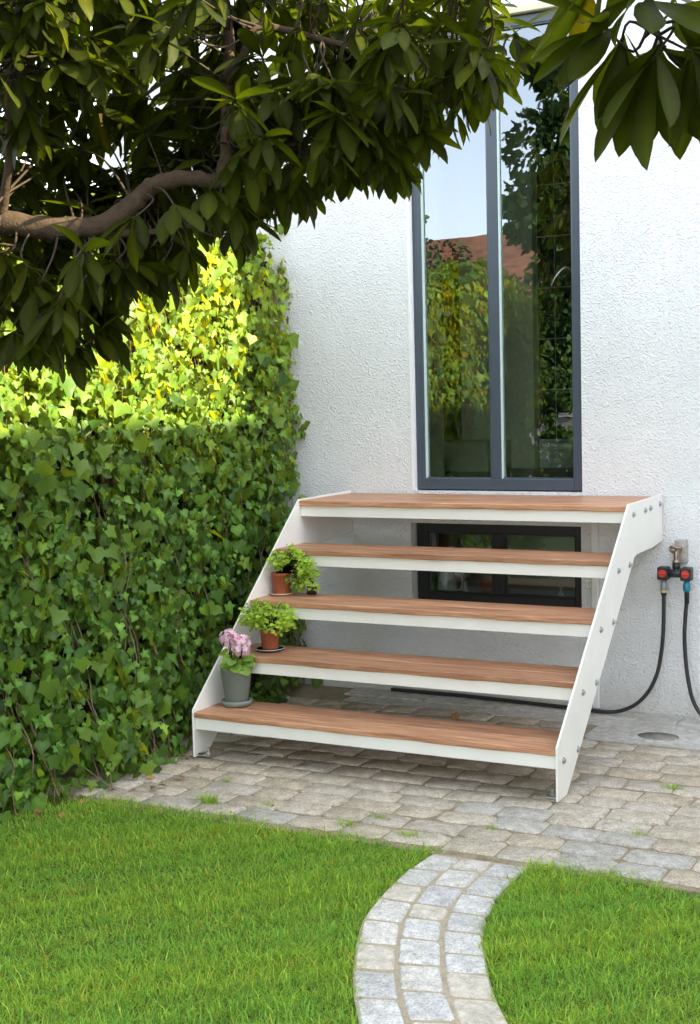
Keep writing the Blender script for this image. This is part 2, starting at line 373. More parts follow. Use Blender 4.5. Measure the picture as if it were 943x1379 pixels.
ROW = .1215
pav_var = [stone_mesh('paving_stone', .18, ROW, 100+i, M['stone'], rr=(.07, .11, .15, .24)[i % 4]) for i in range(16)]
grey_var = [stone_mesh('paving_stone', .18, ROW, 200+i, M['greystone'], rr=.14) for i in range(5)]
grey_at = [(1.33, -1.60), (1.50, -1.52), (1.42, -1.66), (1.60, -1.62), (1.80, -1.78), (1.90, -1.72), (2.02, -1.76), (1.84, -1.92), (1.98, -1.90), (.62, -1.86), (1.23, -1.5)]
rest_v, rest_f = [], []
row = 0; y = -.335
while y > -2.0:
    x = -.52 + (.09 if row % 2 else 0) + rnd.uniform(-.03, .03)
    while x < 5.4:
        L = rnd.choice((.155, .175, .18, .185, .2, .205, .215)); cx = x+L/2
        yy = y + .008*math.sin(cx*2.3+row) + rnd.uniform(-.004, .004)
        if 1.22 < cx < 1.95 and yy > -.47: x += L; continue
        if -.42 < cx < 2.42:
            grey = any(abs(cx-a) < .09 and abs(yy-b) < .06 for a, b in grey_at)
            o = bpy.data.objects.new('paving_stone', rnd.choice(grey_var if grey else pav_var)); C.objects.link(o); o.parent = paving
            o.location = (cx, yy, rnd.uniform(-.0025, .0025)); o.scale = (L/.18, 1, 1); o.rotation_euler = (rnd.uniform(-.012, .012), rnd.uniform(-.012, .012), rnd.uniform(-.025, .025) + (math.pi if rnd.random() < .5 else 0))
        else:
            me = rnd.choice(pav_var); b0 = len(rest_v)
            rest_v += [(p.co.x*L/.18+cx, p.co.y+yy, p.co.z) for p in me.vertices]; rest_f += [tuple(b0+i for i in p.vertices) for p in me.polygons]
        x += L
    y -= ROW; row += 1
me = bpy.data.meshes.new('outer_paving_stones'); me.from_pydata(rest_v, [], rest_f); o = link('outer_paving_stones', me, M['stone'], paving); o['kind'] = 'stuff'

# concrete strip at the foot of the wall, in slabs, with a round drain bowl
apron = MB().box(-.5, 5.5, -.27, -.002, -.03, -.004).build('concrete_strip', M['sand']); struct(apron)
apron.location.z = -.002
xx = .0
for i, L in enumerate((.42, .36, .44, .38, .33, .45, .4, .5, .42, .4, .45)):
    MB().box(xx+.003, xx+L-.003, -.150, -.004, -.03, .003+rnd.uniform(-.002, .002), .003).build('slab', M['concrete'], apron)
    xx += L
xx = .06
DR = (1.59, -.405)
for i, L in enumerate((.3, .34, .28, .32, .58, .35, .4, .38, .42, .4, .44, .4, .4)):
    if i != 4: MB().box(xx+.003, xx+L-.003, -.273, -.154, -.03, rnd.uniform(-.002, .002), .003).build('slab', M['concrete'], apron)
    xx += L
# cast concrete collar with a bowl sunk into it
ms_ = MB(); n = 40
v = []; f = []
for j in range(n):
    a = 2*math.pi*(j+.5)/n; ca, sa = math.cos(a), math.sin(a)
    k_ = min((.287 if ca > 0 else .287)/max(abs(ca), 1e-4), (.251 if sa > 0 else .112)/max(abs(sa), 1e-4))
    ring = [(DR[0]+ca*k_, DR[1]+sa*k_, -.03), (DR[0]+ca*k_, DR[1]+sa*k_, .001), (DR[0]+ca*.118, DR[1]+sa*.094, .003), (DR[0]+ca*.096, DR[1]+sa*.074, .009), (DR[0]+ca*.084, DR[1]+sa*.064, .0085)]
    v += ring
for j in range(n):
    for i in range(4): f.append((j*5+i, ((j+1) % n)*5+i, ((j+1) % n)*5+i+1, j*5+i+1))
ms_.add(v, f).build('drain_collar', M['concrete'], apron)
bw = MB().lathe([(.0836, .0083), (.079, -.012), (.068, -.036), (.04, -.046), (0, -.047)], (0, 0, 0), 32); bw.v = [(DR[0]+x_, DR[1]+y_*.765, z_) for x_, y_, z_ in bw.v]
bw.build('drain_bowl', M['grime'], apron, True)

# curved path of three cobble columns
L_e = [(1.325, -2.03), (1.318, -2.2), (1.331, -2.38), (1.37, -2.594), (1.45, -2.798), (1.547, -2.994), (1.645, -3.15), (1.80, -3.4), (1.98, -3.7), (2.2, -4.05)]
R_e = [(1.635, -2.03), (1.632, -2.15), (1.646, -2.36), (1.70, -2.55), (1.785, -2.735), (1.876, -2.90), (1.965, -3.03), (2.11, -3.26), (2.29, -3.55), (2.52, -3.9)]
le = np.array(smooth_path([(a, b, 0) for a, b in L_e], 30)); re_ = np.array(smooth_path([(a, b, 0) for a, b in R_e], 30))
mid = (le+re_)/2; seg = np.r_[0, np.cumsum(np.linalg.norm(np.diff(mid, axis=0), axis=1))]
def path_pt(s, u):
    i = np.array([np.interp(s, seg, le[:, k]) for k in range(2)]); j = np.array([np.interp(s, seg, re_[:, k]) for k in range(2)])
    return i*(1-u)+j*u
pv = [(*p[:2], -.0045) for p in le] + [(*p[:2], -.0045) for p in re_]; k = len(le)
path = MB().add(pv, [(i, i+1, k+i+1, k+i) for i in range(k-1)]).build('garden_path', M['pathsand']); struct(path)
path.location.z = .003
cols = [[.12, .14, .125, .15, .155, .15, .15, .15], [.095, .14, .155, .10, .135, .16, .15, .155], [.125, .15, .14, .13, .145, .12, .15, .15]]
cream = {(0, 2), (0, 5), (1, 3), (2, 6), (2, 7)}
for ci, lens in enumerate(cols):
    s = .012; i = 0; u0, u1 = ((0, .315), (.335, .66), (.68, 1))[ci]
    while s < seg[-1]-.15:
        L = lens[i] if i < len(lens) else rnd.uniform(.12, .16)
        cs = [path_pt(s+.006+rnd.uniform(-.002, .003), u0), path_pt(s+.006+rnd.uniform(-.002, .003), u1), path_pt(s+L-.006+rnd.uniform(-.003, .002), u1), path_pt(s+L-.006+rnd.uniform(-.003, .002), u0)]
        ct = sum(cs)/4; out = []
        for a in range(4):
            p, pn, pp = cs[a], cs[(a+1) % 4], cs[a-1]
            out += [p+(pp-p)/np.linalg.norm(pp-p)*rnd.uniform(.005, .012), p+(pn-p)/np.linalg.norm(pn-p)*rnd.uniform(.005, .012)]
        out = [p + np.array([rnd.uniform(-.003, .003), rnd.uniform(-.003, .003)]) for p in out]
        v = [(*p, -.05) for p in out] + [(*p, -.006) for p in out] + [(*(p+(ct-p)*.12), .004+rnd.uniform(-.001, .001)) for p in out] + [(*ct, .006)]
        f = [(a_+i2, a_+(i2+1) % 8, a_+8+(i2+1) % 8, a_+8+i2) for a_ in (0, 8) for i2 in range(8)] + [(16+i2, 16+(i2+1) % 8, 24) for i2 in range(8)]
        MB().add(v, f).build('path_stone', M['creamstone' if (ci, i) in cream else 'pathstone'], path)
        s += L; i += 1

# ================================================================ HOUSE
WX0, WX1, WZ0, WZ1 = .318, 1.148, .966, 3.075      # tall window opening
BX0, BX1, BZ0, BZ1 = .305, 1.140, .430, .815       # basement window opening
HX0, HX1, HZ = -1.45, 4.62, 6.0
house = thing('house', 'white roughcast house with a tall slate-framed window above the steps', 'house', (1, 0, 0))
def wall_with_holes(x0, x1, z0, z1, holes, y0, y1):
    mb = MB(); xs_ = sorted({x0, x1, *[h[0] for h in holes], *[h[1] for h in holes]}); zs_ = sorted({z0, z1, *[h[2] for h in holes], *[h[3] for h in holes]})
    for a in range(len(xs_)-1):
        for b_ in range(len(zs_)-1):
            cx, cz = (xs_[a]+xs_[a+1])/2, (zs_[b_]+zs_[b_+1])/2
            if any(h[0] < cx < h[1] and h[2] < cz < h[3] for h in holes): continue
            for yy in (y0, y1): mb.add([(xs_[a], yy, zs_[b_]), (xs_[a+1], yy, zs_[b_]), (xs_[a+1], yy, zs_[b_+1]), (xs_[a], yy, zs_[b_+1])], [(0, 1, 2, 3)])
    for h in holes:
        mb.add([(h[0], y0, h[2]), (h[0], y1, h[2]), (h[0], y1, h[3]), (h[0], y0, h[3])], [(0, 1, 2, 3)]); mb.add([(h[1], y0, h[2]), (h[1], y1, h[2]), (h[1], y1, h[3]), (h[1], y0, h[3])], [(0, 1, 2, 3)])
        mb.add([(h[0], y0, h[2]), (h[1], y0, h[2]), (h[1], y1, h[2]), (h[0], y1, h[2])], [(0, 1, 2, 3)]); mb.add([(h[0], y0, h[3]), (h[1], y0, h[3]), (h[1], y1, h[3]), (h[0], y1, h[3])], [(0, 1, 2, 3)])
    return mb
wall_with_holes(HX0, HX1, -.3, HZ, [(WX0, WX1, WZ0, WZ1), (BX0, BX1, BZ0, BZ1)], 0, .32).build('wall', M['wall'], house)
MB().box(HX0, HX0+.3, .321, 6, -.3, HZ).build('side_wall', M['wall'], house); MB().box(HX1-.3, HX1, .321, 6, -.3, HZ).build('side_wall', M['wall'], house)
MB().box(HX0, HX1, 6.001, 6.3, -.3, HZ).build('rear_wall', M['wall'], house)
rf = MB().prism_x([(-.03, HZ+.01), (6.4, HZ+.01), (3.2, HZ+2.6)], HX0-.02, HX1+.015).build('roof', M['rooftile'], house)
MB().box(HX0+.301, HX1-.301, .321, 6, .86, .955).build('floor', M['floorwood'], house)
MB().box(HX0+.301, HX1-.301, .321, 6, 3.30, 3.42).build('ceiling', M['darkroom'], house)
# white reveals, cream flashing over the window
MB().box(WX0-.0, WX1, -.004, .030, WZ1-.002, WZ1+.028, .003).build('window_flashing', M['cream'], house)
def window(x0, x1, z0, z1, y, fw, fb, mull, mat, parent):
    w = MB(); d = .06
    w.box(x0, x0+fw, y, y+d, z0, z1, .003); w.box(x1-fw, x1, y, y+d, z0, z1, .003)
    w.box(x0+fw-.001, x1-fw+.001, y+.001, y+d-.001, z0, z0+fb, .003); w.box(x0+fw-.001, x1-fw+.001, y+.001, y+d-.001, z1-fw, z1, .003)
    win = w.build('window', mat, parent)
    MB().box(mull[0], mull[1], y+.0015, y+d-.0015, z0+fb-.001, z1-fw+.001, .003).build('mullion', mat, win)
    for a, b_ in ((x0+fw, mull[0]), (mull[1], x1-fw)):
        # pale seal strips round the pane, then the pane
        s = MB(); zz0, zz1 = z0+fb, z1-fw
        s.box(b_-.004, b_, y+.006, y+.030, zz0, zz1); s.box(a+.007, b_-.004, y+.006, y+.030, zz0, zz0+.005); s.box(a+.007, b_-.004, y+.006, y+.030, zz1-.005, zz1)
        s.build('glazing_bead', mat, win)
        MB().box(a, a+.0065, y+.006, y+.030, zz0, zz1).build('glazing_seal', M['paleseal'] if mat is M['frame'] else mat, win)
        MB().box(a+.010, a+.0125, y+.024, y+.040, zz0, zz1).build('glazing_spacer', M['paleseal'] if mat is M['frame'] else M['greyplastic'], win)
        MB().add([(a+.005, y+.022, zz0+.003), (b_-.002, y+.022, zz0+.003), (b_-.002, y+.022, zz1-.003), (a+.005, y+.022, zz1-.003)], [(0, 1, 2, 3)]).build('pane', M['glass'], win)
    return win
w1 = window(.333, 1.144, .972, 3.068, .026, .043, .052, (.706, .757), M['frame'], house); w1['label'] = 'tall two-pane window with slate-blue frame'
w2 = window(.308, 1.138, .434, .812, .060, .046, .046, (.690, .745), M['darkframe'], house); w2['label'] = 'low black-framed window behind the steps'
for a, b_, z0, z1 in ((WX0, .333, .972, 3.068),):
    MB().box(a-.0005, b_-.002, -.003, .085, z0-.005, z1).build('window_reveal', M['reveal'], house)
# plaster returns inside the reveal
MB().box(.335, .345, .088, .318, .97, 3.07).build('inner_reveal', M['palewall'], house)
MB().box(BX0-.02, BX1+.02, .09, .319, BZ0-.03, BZ0-.001).build('inner_sill', M['reveal'], house)
# rooms
room = MB().box(-.9, -.86, .33, 5.5, .956, 3.29).build('room_wall', M['palewall'], house)
MB().box(-.3, .06, 2.05, 2.3, .956, 3.29).build('room_wall', M['palewall'], house)
MB().box(.065, .215, 1.95, 2.25, .956, 3.29).build('pillar', M['palewall'], house)
tw = MB().box(.22, 1.6, 2.02, 2.3, .956, 3.29).build('tiled_wall', M['grout'], house)
for i in range(9):
    for j in range(7):
        x0 = .226+i*.108; z0 = 1.13+j*.302
        MB().box(x0, x0+.102, 2.008, 2.03, z0, z0+.294, .002).build('tile', M['blacktile'], tw)
MB().box(.40, 1.5, 1.55, 2.0, 1.10, 1.125, .004).build('counter', M['grout'], house)
MB().box(-.6, .05, 1.6, 2.04, .956, 1.13, .006).build('low_shelf', M['palewall'], house)
MB().box(HX0+.301, HX1-.301, 1.0, 1.1, -.3, .85).build('basement_wall', M['darkroom'], house)
fc = thing('kitchen_tap', 'curved chrome tap seen through the right pane against black tiles', 'tap', (.50, 1.9, 1.125))
MB().tube([(.50, 1.9, 1.126), (.50, 1.9, 2.02)], .008, 8).build('riser', M['chrome'], fc, True)
MB().tube(smooth_path([(.50, 1.9, 2.02), (.49, 1.88, 2.10), (.45, 1.86, 2.13), (.40, 1.84, 2.08), (.37, 1.83, 2.02)], 6), .011, 8).build('spout', M['chrome'], fc, True)
# conduit on the wall behind the steps, low moulding of the plinth
MB().box(1.190, 1.222, -.022, -.0005, .005, .93, .004).build('conduit', M['whiteplastic'], house)
# things on the inner sill of the basement window
jug = thing('water_jug', 'cloudy glass jug on the sill inside the low window', 'jug', (.40, .2, BZ0))
MB().lathe([(.045, .001), (.05, .01), (.048, .08), (.036, .13), (.038, .15)], (.40, .2, BZ0), 20).build('body', M['jugglass'], jug, True)
MB().tube(smooth_path([(.445, .2, BZ0+.12), (.475, .2, BZ0+.11), (.478, .2, BZ0+.06), (.447, .2, BZ0+.035)], 5), .005, 6).build('handle', M['jugglass'], jug, True)
ip = thing('indoor_flower_pot', 'terracotta pot on the sill inside the low window', 'flower pot', (.62, .2, BZ0))
MB().lathe([(.034, .001), (.046, .075), (.050, .076), (.050, .092), (.044, .092), (.042, .08), (.0, .08)], (.62, .2, BZ0), 20).build('pot', M['terracotta'], ip, True)
bt = thing('small_flask', 'small clear flask on the sill inside the low window', 'flask', (.50, .19, BZ0))
MB().lathe([(.016, .001), (.018, .01), (.017, .045), (.007, .06), (.007, .085), (.009, .09)], (.50, .19, BZ0), 14).build('body', M['jugglass'], bt, True)
MB().lathe([(.0095, .0), (.0095, .014), (.0, .016)], (.50, .19, BZ0+.086), 12).build('stopper', M['greyplastic'], bt, True)
b2 = thing('soap_dispenser', 'slim dispenser on the sill inside the right low pane', 'dispenser', (.98, .19, BZ0))
MB().lathe([(.018, .001), (.019, .01), (.018, .05), (.006, .06), (.006, .085)], (.98, .19, BZ0), 14).build('body', M['jugglass'], b2, True)
MB().tube([(.98, .19, BZ0+.085), (.98, .19, BZ0+.1), (.955, .19, BZ0+.1)], .004, 6).build('spout', M['chrome'], b2, True)

# ================================================================ STEPS
W, RISE, GO, H1, Y5 = 1.5, .1925, .22, .185, -1.396
steps = thing('garden_steps', 'cream steel garden steps with five reddish hardwood treads', 'steps', (W/2, -.7, 0))
prof = [(-1.398, .004), (-1.398, .194), (-.517, .962), (-.012, .966), (-.012, .765), (-.17, .752), (-.40, .751), (-.447, .742), (-.462, .725), (-1.302, .004)]
for side, (x0, x1) in (('l', (-.008, 0.0)), ('r', (W, W+.008))):
    mb = MB().prism_x(prof, x0, x1); st = mb.build('stringer', M['steel'], steps)
    bv = st.modifiers.new('edge', 'BEVEL'); bv.width = .0015; bv.segments = 2; bv.limit_method = 'ANGLE'
    bolts = [(-1.337, .135), (-1.180, .137), (-1.117, .330), (-.960, .334), (-.898, .523), (-.740, .527), (-.667, .716), (-.515, .721), (-.456, .916), (-.285, .919), (-.205, .921), (-.055, .926)]
    sx, s = (x1, 1) if side == 'r' else (x0, -1)
    for by, bz in bolts:
        b_ = MB().tube([(sx, by, bz), (sx+s*.002, by, bz)], .0125, 16)
        b_.tube([(sx+s*.002, by, bz), (sx+s*.008, by, bz)], .0085, 6)
        b_.build('bolt', M['bolt'], st)
    # foot: flange, anchor stud and nut on the inner side
    fx, fs = (x0, -1) if side == 'r' else (x1, 1)
    ft = MB().box(min(fx, fx+fs*.052), max(fx, fx+fs*.052), -1.372, -1.318, .0035, .0095, .002)
    ft.tube([(fx+fs*.03, -1.345, .009), (fx+fs*.03, -1.345, .034)], .005, 8); ft.tube([(fx+fs*.03, -1.345, .0095), (fx+fs*.03, -1.345, .019)], .0105, 6)
    ft.build('foot_bracket', M['galv'], st)
for k in range(5):
    zt = H1+RISE*k; yf = Y5+GO*k; yb = yf+.262 if k < 4 else -.014
    n_p = 2 if k < 4 else 4; step = (yb-yf)/n_p
    for i in range(n_p):
        a, b_ = yf+i*step+(.0022 if i else 0), yf+(i+1)*step-(.0022 if i < n_p-1 else 0)
        pm_ = MB(); sg = 40; pv_, pf_ = [], []; ph_ = [rnd.uniform(0, 6.28) for _ in range(6)]; zz1 = zt+rnd.uniform(-.0006, .0006); front = i == 0
        for q_ in range(sg+1):
            x_ = .0015+(W-.003)*q_/sg; wv_ = (math.sin(x_*9+ph_[0])+.7*math.sin(x_*23+ph_[1])+.5*math.sin(x_*41+ph_[2]))*.5
            a2 = a+(.0016*wv_ if front else 0); zb_ = zt-.022-(.0011*(math.sin(x_*13+ph_[3])+.6*math.sin(x_*31+ph_[4])) if front else 0); zu = zz1+.0006*math.sin(x_*7+ph_[5]); e_ = .0026
            pv_ += [(x_, a2+e_, zb_), (x_, a2, zb_+e_), (x_, a2, zu-e_), (x_, a2+e_, zu), (x_, b_-e_, zu), (x_, b_, zu-e_), (x_, b_, zt-.022+e_), (x_, b_-e_, zt-.022)]
        for q_ in range(sg):
            for r8 in range(8): pf_.append((q_*8+r8, q_*8+(r8+1) % 8, q_*8+8+(r8+1) % 8, q_*8+8+r8))
        pf_ += [tuple(range(8)), tuple(range(sg*8, sg*8+8))]
        pm_.add(pv_, pf_).build('tread_plank', M['wood'], steps)
    # cream angle section under the front of the tread, another under the back
    fr = MB().box(.0005, W-.0005, yf+.012, yf+.017, zt-.070, zt-.0225, .0008); fr.box(.0005, W-.0005, yf+.0172, yf+.06, zt-.0275, zt-.0225, .0008)
    fr.build('support_rail', M['steel'], steps)
    bk = MB().box(.0005, W-.0005, yb-.017, yb-.012, zt-.070, zt-.0225, .0008); bk.box(.0005, W-.0005, yb-.06, yb-.0172, zt-.0275, zt-.0225, .0008)
    bk.build('support_rail', M['steel'], steps)
    for x0 in (.0005, W-.0345):
        MB().box(x0, x0+.034, yf+.062, yb-.062, zt-.0275, zt-.0225).build('tread_bracket', M['steel'], steps)

# ================================================================ POTTED PLANTS
def leaf_template(outline, fold=.12, cup=0.0):
    """fan leaf: outline points (x, y), base at the origin, tip towards +y; midrib folded down"""
    o = np.array(outline, float); c = np.array([[0, .45, 0.0]])
    z = fold*abs(o[:, 0]) - cup*(o[:, 1])**2
    v = np.vstack([c, np.c_[o, z]]); k = len(o); f = np.array([(0, 1+i, 1+(i+1) % k) for i in range(k)]); return v, f

herb_v, herb_f = leaf_template([(0, 0), (.22, .12), (.5, .28), (.30, .42), (.52, .62), (.22, .70), (.12, .98), (0, .86), (-.12, .98), (-.22, .70), (-.52, .62), (-.30, .42), (-.5, .28), (-.22, .12)], .25, .25)
ger_v, ger_f = leaf_template([(0, .05), (.28, -.08), (.52, .15), (.58, .45), (.46, .72), (.24, .92), (0, .95), (-.24, .92), (-.46, .72), (-.58, .45), (-.52, .15), (-.28, -.08)], .30, .15)
pet_v, pet_f = leaf_template([(0, 0), (.28, .3), (.42, .68), (.2, .98), (-.2, .98), (-.42, .68), (-.28, .3)], .2, .2)

def variants(name, tv, tf, mat, tints):
    out = []
    for t in tints:
        me = tri_mesh(name, tv, tf, t); me.materials.append(mat); me.polygons.foreach_set('use_smooth', [True]*len(tf)); out.append(me)
    return out

def put(name, me, parent, pos, d, nrm, s):
    Rm = frames(np.array([d], float), np.array([nrm], float))[0]
    if np.ndim(s) == 0: s = (s, s, s)
    m4 = Matrix([[Rm[i][j]*s[j] for j in range(3)] + [pos[i]] for i in range(3)] + [[0, 0, 0, 1]])
    b = base(parent); o = bpy.data.objects.new(name, me); C.objects.link(o); o.parent = parent
    o.matrix_local = Matrix.Translation((-b[0], -b[1], -b[2])) @ m4; return o

herb_me = variants('leaf', herb_v, herb_f, M['herb'], [(.7, .8, .7), (.9, .95, .8), (1, 1, 1), (1.15, 1.1, 1.0), (1.25, 1.1, .9)])
ger_me = variants('leaf', ger_v, ger_f, M['geranium'], [(.8, .85, .8), (1, 1, 1), (1.2, 1.15, 1), (1.5, 1.3, .8)])
pet_me = variants('petal', pet_v, pet_f, M['petal'], [(.92, .85, .95), (1, 1, 1), (1.08, 1.12, 1.08), (1.05, 1.2, 1.12)])

def saucer(c, r, h, mat, label, group=None):
    return tag(MB().lathe([(0, .001), (r*.86, .001), (r, h*.55), (r*1.0, h), (r*.95, h), (r*.86, h*.35), (0, h*.3)], c, 36).build('saucer', mat, smooth=True), label, 'saucer', group)

# grey-green pot with the pink geranium, bottom tread
c = np.array((.095, -1.225, H1+.001)); saucer(c, .062, .024, M['greysaucer'], 'deep grey-green saucer under the geranium pot on the bottom tread')
c = c + (0, 0, .008)
gp = thing('potted_geranium', 'pink flowering geranium in a tall grey-green pot on the bottom tread', 'potted plant', c)
MB().lathe([(.044, 0), (.0455, .004), (.0640, .144), (.0655, .147), (.0650, .150), (.060, .150), (.058, .138), (0, .136)], c, 40).build('pot', M['greypot'], gp, True)
MB().lathe([(.0575, .137), (.03, .142), (0, .144)], c, 20).build('soil', M['soil'], gp, True)
q = random.Random(5)
heads = [((-.020, -.012, .262), .040), ((.026, .004, .238), .042), ((-.042, .012, .250), .032), ((.044, -.022, .222), .030)]
for (hx, hy, hz), hr in heads:
    hc = c+(hx, hy, hz); MB().tube(smooth_path([c+(hx*.2, hy*.2, .14), c+(hx*.7, hy*.5, .185), hc], 4), .0022, 6).build('stem', M['herb'], gp)
    for i in range(24):
        a = q.uniform(0, 6.28); e = math.asin(q.uniform(-.5, 1)); n_ = np.array((math.cos(a)*math.cos(e), math.sin(a)*math.cos(e), math.sin(e)))
        fc_ = hc+n_*hr*q.uniform(.75, 1.05); t1 = np.cross(n_, (.2, .5, .8)); t1 /= np.linalg.norm(t1); t2 = np.cross(n_, t1)
        fv, ff = [], []
        tv = pet_v*np.array((.0118, .0135, .0135)); ph = q.uniform(0, 6)
        for p5 in range(5):
            b5 = ph+p5*1.257; d5 = math.cos(b5)*t1+math.sin(b5)*t2+n_*.35
            Rm = frames(np.array([d5]), np.array([n_]))[0]; ff += [tuple(int(x)+len(fv) for x in t) for t in pet_f]; fv += list(tv@Rm.T+fc_)
        me = tri_mesh('floret', np.array(fv), np.array(ff), np.array((1, 1, 1))*q.uniform(.85, 1.15)+np.array((0, q.uniform(-.05, .15), 0))); link('floret', me, M['petal'], gp)
for i in range(30):
    a = q.uniform(0, 6.28); r_ = q.uniform(.01, .056); z = .150+q.uniform(0, .05)
    p = c+(math.cos(a)*r_, math.sin(a)*r_, z); d = np.array((math.cos(a)+q.uniform(-.4, .4), math.sin(a)+q.uniform(-.4, .4), q.uniform(-.6, .5))); n_ = np.array((math.cos(a)*.5+q.uniform(-.4, .4), math.sin(a)*.5-.3+q.uniform(-.4, .4), .8))
    put('leaf', q.choice(ger_me), gp, p, d, n_, q.uniform(.026, .044))
for dx, dy, dz, s_ in ((.050, -.035, .165, .048), (.028, -.055, .160, .044), (.062, -.02, .150, .040), (-.035, -.05, .165, .036)):
    put('leaf', q.choice(ger_me[2:]), gp, c+(dx*.7, dy*.7, dz), (dx*6+.1, dy*5, -.35+q.uniform(-.2, .2)), (.35, -.65, .65), s_)

def herb(c, pr, ph, label, seed, spread, nl, lean=(0, 0), droop=0):
    q = random.Random(seed); t = thing('potted_herb', label, 'potted plant', c)
    MB().lathe([(pr*.80, 0), (pr*.82, .002), (pr*.96, ph-.012), (pr*1.02, ph-.011), (pr*1.03, ph), (pr*.95, ph), (pr*.93, ph-.01), (0, ph-.012)], c, 32).build('pot', M['terracotta'], t, True)
    MB().lathe([(pr*.93, ph-.011), (0, ph-.006)], c, 18).build('soil', M['soil'], t, True)
    rest = []; made = 0
    for i in range(nl):
        a = q.uniform(0, 6.28); rr = spread*math.sqrt(q.uniform(.02, 1)); tip = c+(math.cos(a)*rr+lean[0]*q.random(), math.sin(a)*rr*.8+lean[1]*q.random(), ph+q.uniform(.015, .145)*(1-.45*rr/spread))
        root = c+(math.cos(a)*pr*.5, math.sin(a)*pr*.5, ph-.008)
        if droop and q.random() < droop:
            tip = c+(lean[0]*q.uniform(.7, 2.0)+q.uniform(-.02, .02), lean[1]*q.uniform(.6, 1.5)+q.uniform(-.02, .02), ph+q.uniform(-.06, .06))
        md = (root+tip)/2+(0, 0, .03); MB().tube(smooth_path([root, md, tip], 3), .0011, 4, False).build('stem', M['herb'], t)
        for j in range(9):
            d = np.array((math.cos(a)+q.uniform(-.9, .9), math.sin(a)+q.uniform(-.9, .9), q.uniform(-.5, .35))); n_ = np.array((q.uniform(-.5, .5), -.6+q.uniform(-.5, .4), .8))
            pp_ = tip+np.array([q.uniform(-.012, .012), q.uniform(-.012, .012), q.uniform(-.022, .012)]); sz = q.uniform(.011, .022); made += 1
            if made % 3 == 0: put('leaf', q.choice(herb_me), t, pp_, d, n_, sz)
            else: rest.append((pp_, d, n_, sz, q.uniform(.75, 1.3)))
    pa, da, na, sa_, ta = (np.array([r9[k9] for r9 in rest]) for k9 in range(5))
    V, F = scatter(herb_v, herb_f, pa, frames(da, na), sa_); o = link('foliage', tri_mesh('foliage', V, F, np.repeat(ta, len(herb_v))[:, None]*np.array((1, 1, .9))), M['herb'], t); o['kind'] = 'stuff'
    return t
# middle pot: second tread, on a flat dark saucer with a pale rim
c = np.array((.140, -1.030, H1+RISE+.001))
sd = saucer(c, .060, .009, M['darkplate'], 'flat dark saucer with a pale rim on the second tread')
MB().lathe([(.0588, .0085), (.0602, .0085), (.0602, .0102), (.0588, .0102), (.0588, .0085)], c, 40).build('rim', M['whiterim'], sd, True)
herb(c+(0, 0, .004), .041, .082, 'spreading light green herb in a terracotta pot on a dark saucer', 21, .108, 95, (-.015, 0))
# upper pot: third tread, on a pale clay saucer
c = np.array((.050, -.775, H1+2*RISE+.001))
saucer(c, .052, .009, M['palesaucer'], 'pale clay saucer under the parsley pot on the third tread')
herb(c+(0, 0, .004), .042, .092, 'parsley trailing sideways from a terracotta pot on a pale saucer', 33, .085, 98, (.085, -.01), .42)
# dark bottle behind the parsley
c = np.array((.170, -.722, H1+2*RISE+.001))
bo = thing('dark_bottle', 'small dark glass bottle behind the parsley on the third tread', 'bottle', c)
MB().lathe([(.020, 0), (.022, .003), (.022, .032), (.016, .042), (.0085, .047), (.0085, .060)], c, 20).build('body', M['bottle'], bo, True)
MB().lathe([(.0098, .0), (.0098, .010), (0, .011)], c+(0, 0, .0595), 16).build('cap', M['blackplastic'], bo, True)

# ================================================================ TAP AND HOSES
tap = thing('garden_tap', 'brass garden tap with a black two-way valve on the white wall', 'tap', (1.585, 0, .62))
MB().box(1.567, 1.615, -.026, -.001, .672, .772, .003).build('mounting_plate', M['galv'], tap)
tb = MB().tube([(1.586, -.026, .735), (1.586, -.062, .735)], .011, 12); tb.tube(smooth_path([(1.586, -.055, .735), (1.583, -.072, .725), (1.583, -.076, .70), (1.583, -.076, .672)], 4), .0105, 12)
tb.tube([(1.583, -.076, .69), (1.583, -.076, .676)], .0165, 8); tb.build('spout', M['brass'], tap, True)
hd = MB().tube([(1.583, -.07, .728), (1.583, -.088, .745)], .006, 8); hd.tube([(1.560, -.090, .748), (1.606, -.090, .742)], .0065, 8); hd.tube([(1.571, -.076, .72), (1.556, -.08, .738)], .006, 8); hd.build('handle', M['brass'], tap, True)
sp = MB().tube([(1.583, -.076, .674), (1.583, -.076, .655)], .017, 16); sp.tube([(1.53, -.076, .633), (1.628, -.076, .633)], .0175, 16); sp.tube([(1.583, -.076, .662), (1.583, -.076, .63)], .014, 12)
sp = sp.build('splitter', M['blackplastic'], tap, True)
for xc in (1.529, 1.627):
    MB().box(xc-.023, xc+.023, -.100, -.052, .605, .660, .004).build('valve_block', M['blackplastic'], tap)
    k_ = MB().tube([(xc, -.0995, .634), (xc, -.106, .634)], .0165, 18); k_.build('valve_knob', M['redplastic'], tap)
    MB().box(xc-.014, xc+.014, -.113, -.1055, .630, .6375, .002).build('valve_lever', M['redplastic'], tap)
h1 = thing('garden_hose', 'black garden hose with grey connector running along the ground behind the steps', 'hose', (1.528, -.076, .02), 'hoses hanging from the tap')
MB().lathe([(.0125, 0), (.0145, .004), (.0145, .020), (.0135, .022), (.0135, .044)], (1.529, -.076, .560), 16).build('connector', M['greyplastic'], h1, True)
MB().lathe([(.0115, 0), (.0150, .003), (.0150, .008), (.0125, .010)], (1.529, -.076, .549), 16).build('connector_ring', M['yellowplastic'], h1, True)
MB().lathe([(.009, 0), (.0125, .010), (.0125, .016)], (1.529, -.076, .533), 16).build('connector_end', M['blackplastic'], h1, True)
